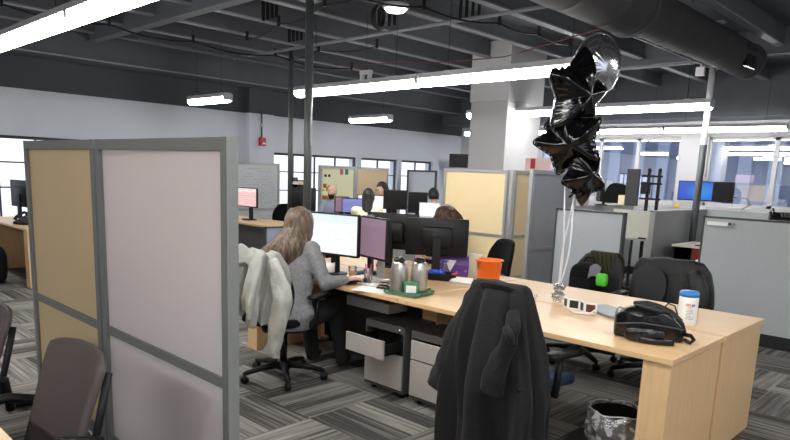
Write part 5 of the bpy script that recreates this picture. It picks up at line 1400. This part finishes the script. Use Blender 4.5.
for i, (x, y, a, lb) in enumerate([(-8.45, 7.55, 200, 'black chair of the bald man'), (-6.86, 6.46, 38, 'black chair of the cream-topped person'), (-7.6, 8.25, 170, 'black chair of the man with glasses'), (-9.7, 5.0, 0, 'black office chair at the desk beyond the white divider'), (-7.1, 8.5, 70, 'black chair of the purple-shirted man'), (-9.9, 7.0, 100, 'black office chair under the tall left windows')]):
    office_chair(lb, (x, y, 0), R(a), back_h=1.3 if i == 7 else .96, baserot=i * .4)
# notice on the back wall past the dividers
t = thing('wall_notice', 'pale pink wall notice with a red block behind the white divider', 'notice', (-6.05, 9.36, 1.78))
MB().box((0, -.008, 0), (.5, .014, .22)).build('sheet', mat('pale_pink_paper', srgb(226, 196, 198), .7), t); MB().box((-.1, -.019, .02), (.09, .006, .17)).build('red_block', 'redm', t)
t.location = (-6.0, 9.6, 1.8)
# ------------------------------------------------------------------ outside
t = thing('office_building', 'bluish facade of the building across the street, behind the right windows', 'building', (-3, 26, 0))
MB().bb(-12, 14, 0, 1, -12, 20).build('facade', mat('blue_grey_facade', srgb(140, 146, 164), .8, noise_amt=.5, scale=1.3), t)
b = MB()
for i in range(26): b.bb(-11.8 + i, -11.35 + i, -.12, 0, -12, 20)
b.build('piers', mat('pale_blue_pier', srgb(190, 196, 212), .8, noise_amt=.2, scale=2), t)

# ------------------------------------------------------------------ world, camera
w = bpy.data.worlds.new('World'); C.world = w; w.use_nodes = True
nt = w.node_tree; bg = nt.nodes['Background']
tc = nt.nodes.new('ShaderNodeTexCoord'); sp = nt.nodes.new('ShaderNodeSeparateXYZ'); nt.links.new(tc.outputs['Generated'], sp.inputs[0])
cr = nt.nodes.new('ShaderNodeValToRGB'); cr.color_ramp.elements[0].position = .35; cr.color_ramp.elements[0].color = (.75, .8, .9, 1); cr.color_ramp.elements[1].position = .6; cr.color_ramp.elements[1].color = (.92, .96, 1.0, 1)
nt.links.new(sp.outputs[2], cr.inputs[0]); nt.links.new(cr.outputs[0], bg.inputs['Color']); bg.inputs['Strength'].default_value = .85

f_px, yaw, pit, rol, cyp, Hc = 645.53, -0.76568035, -0.18127891, 0.03900208, 291.754, 1.57
F_ = Vector((sin(yaw) * cos(pit), cos(yaw) * cos(pit), sin(pit))); r_ = Vector((cos(yaw), -sin(yaw), 0)); u_ = r_.cross(F_)
Rr = r_ * cos(rol) + u_ * sin(rol); U_ = -r_ * sin(rol) + u_ * cos(rol)
cam = bpy.data.cameras.new('camera'); co = bpy.data.objects.new('camera', cam); COL.objects.link(co)
mtx = Matrix((Rr, U_, -F_)).transposed().to_4x4(); mtx.translation = Vector((0, 0, Hc)); co.matrix_world = mtx
cam.sensor_width = 36; cam.lens = f_px / 790 * 36; cam.shift_y = (cyp - 220) / 790; cam.clip_start = .05; cam.clip_end = 200
C.camera = co
C.view_settings.view_transform = 'Standard'; C.view_settings.look = 'None'; C.view_settings.exposure = 1.1; C.view_settings.gamma = 1
C.view_settings.use_curve_mapping = False
C.cycles.use_denoising = True
C.cycles.max_bounces = 8; C.cycles.sample_clamp_indirect = 6; C.cycles.transparent_max_bounces = 12
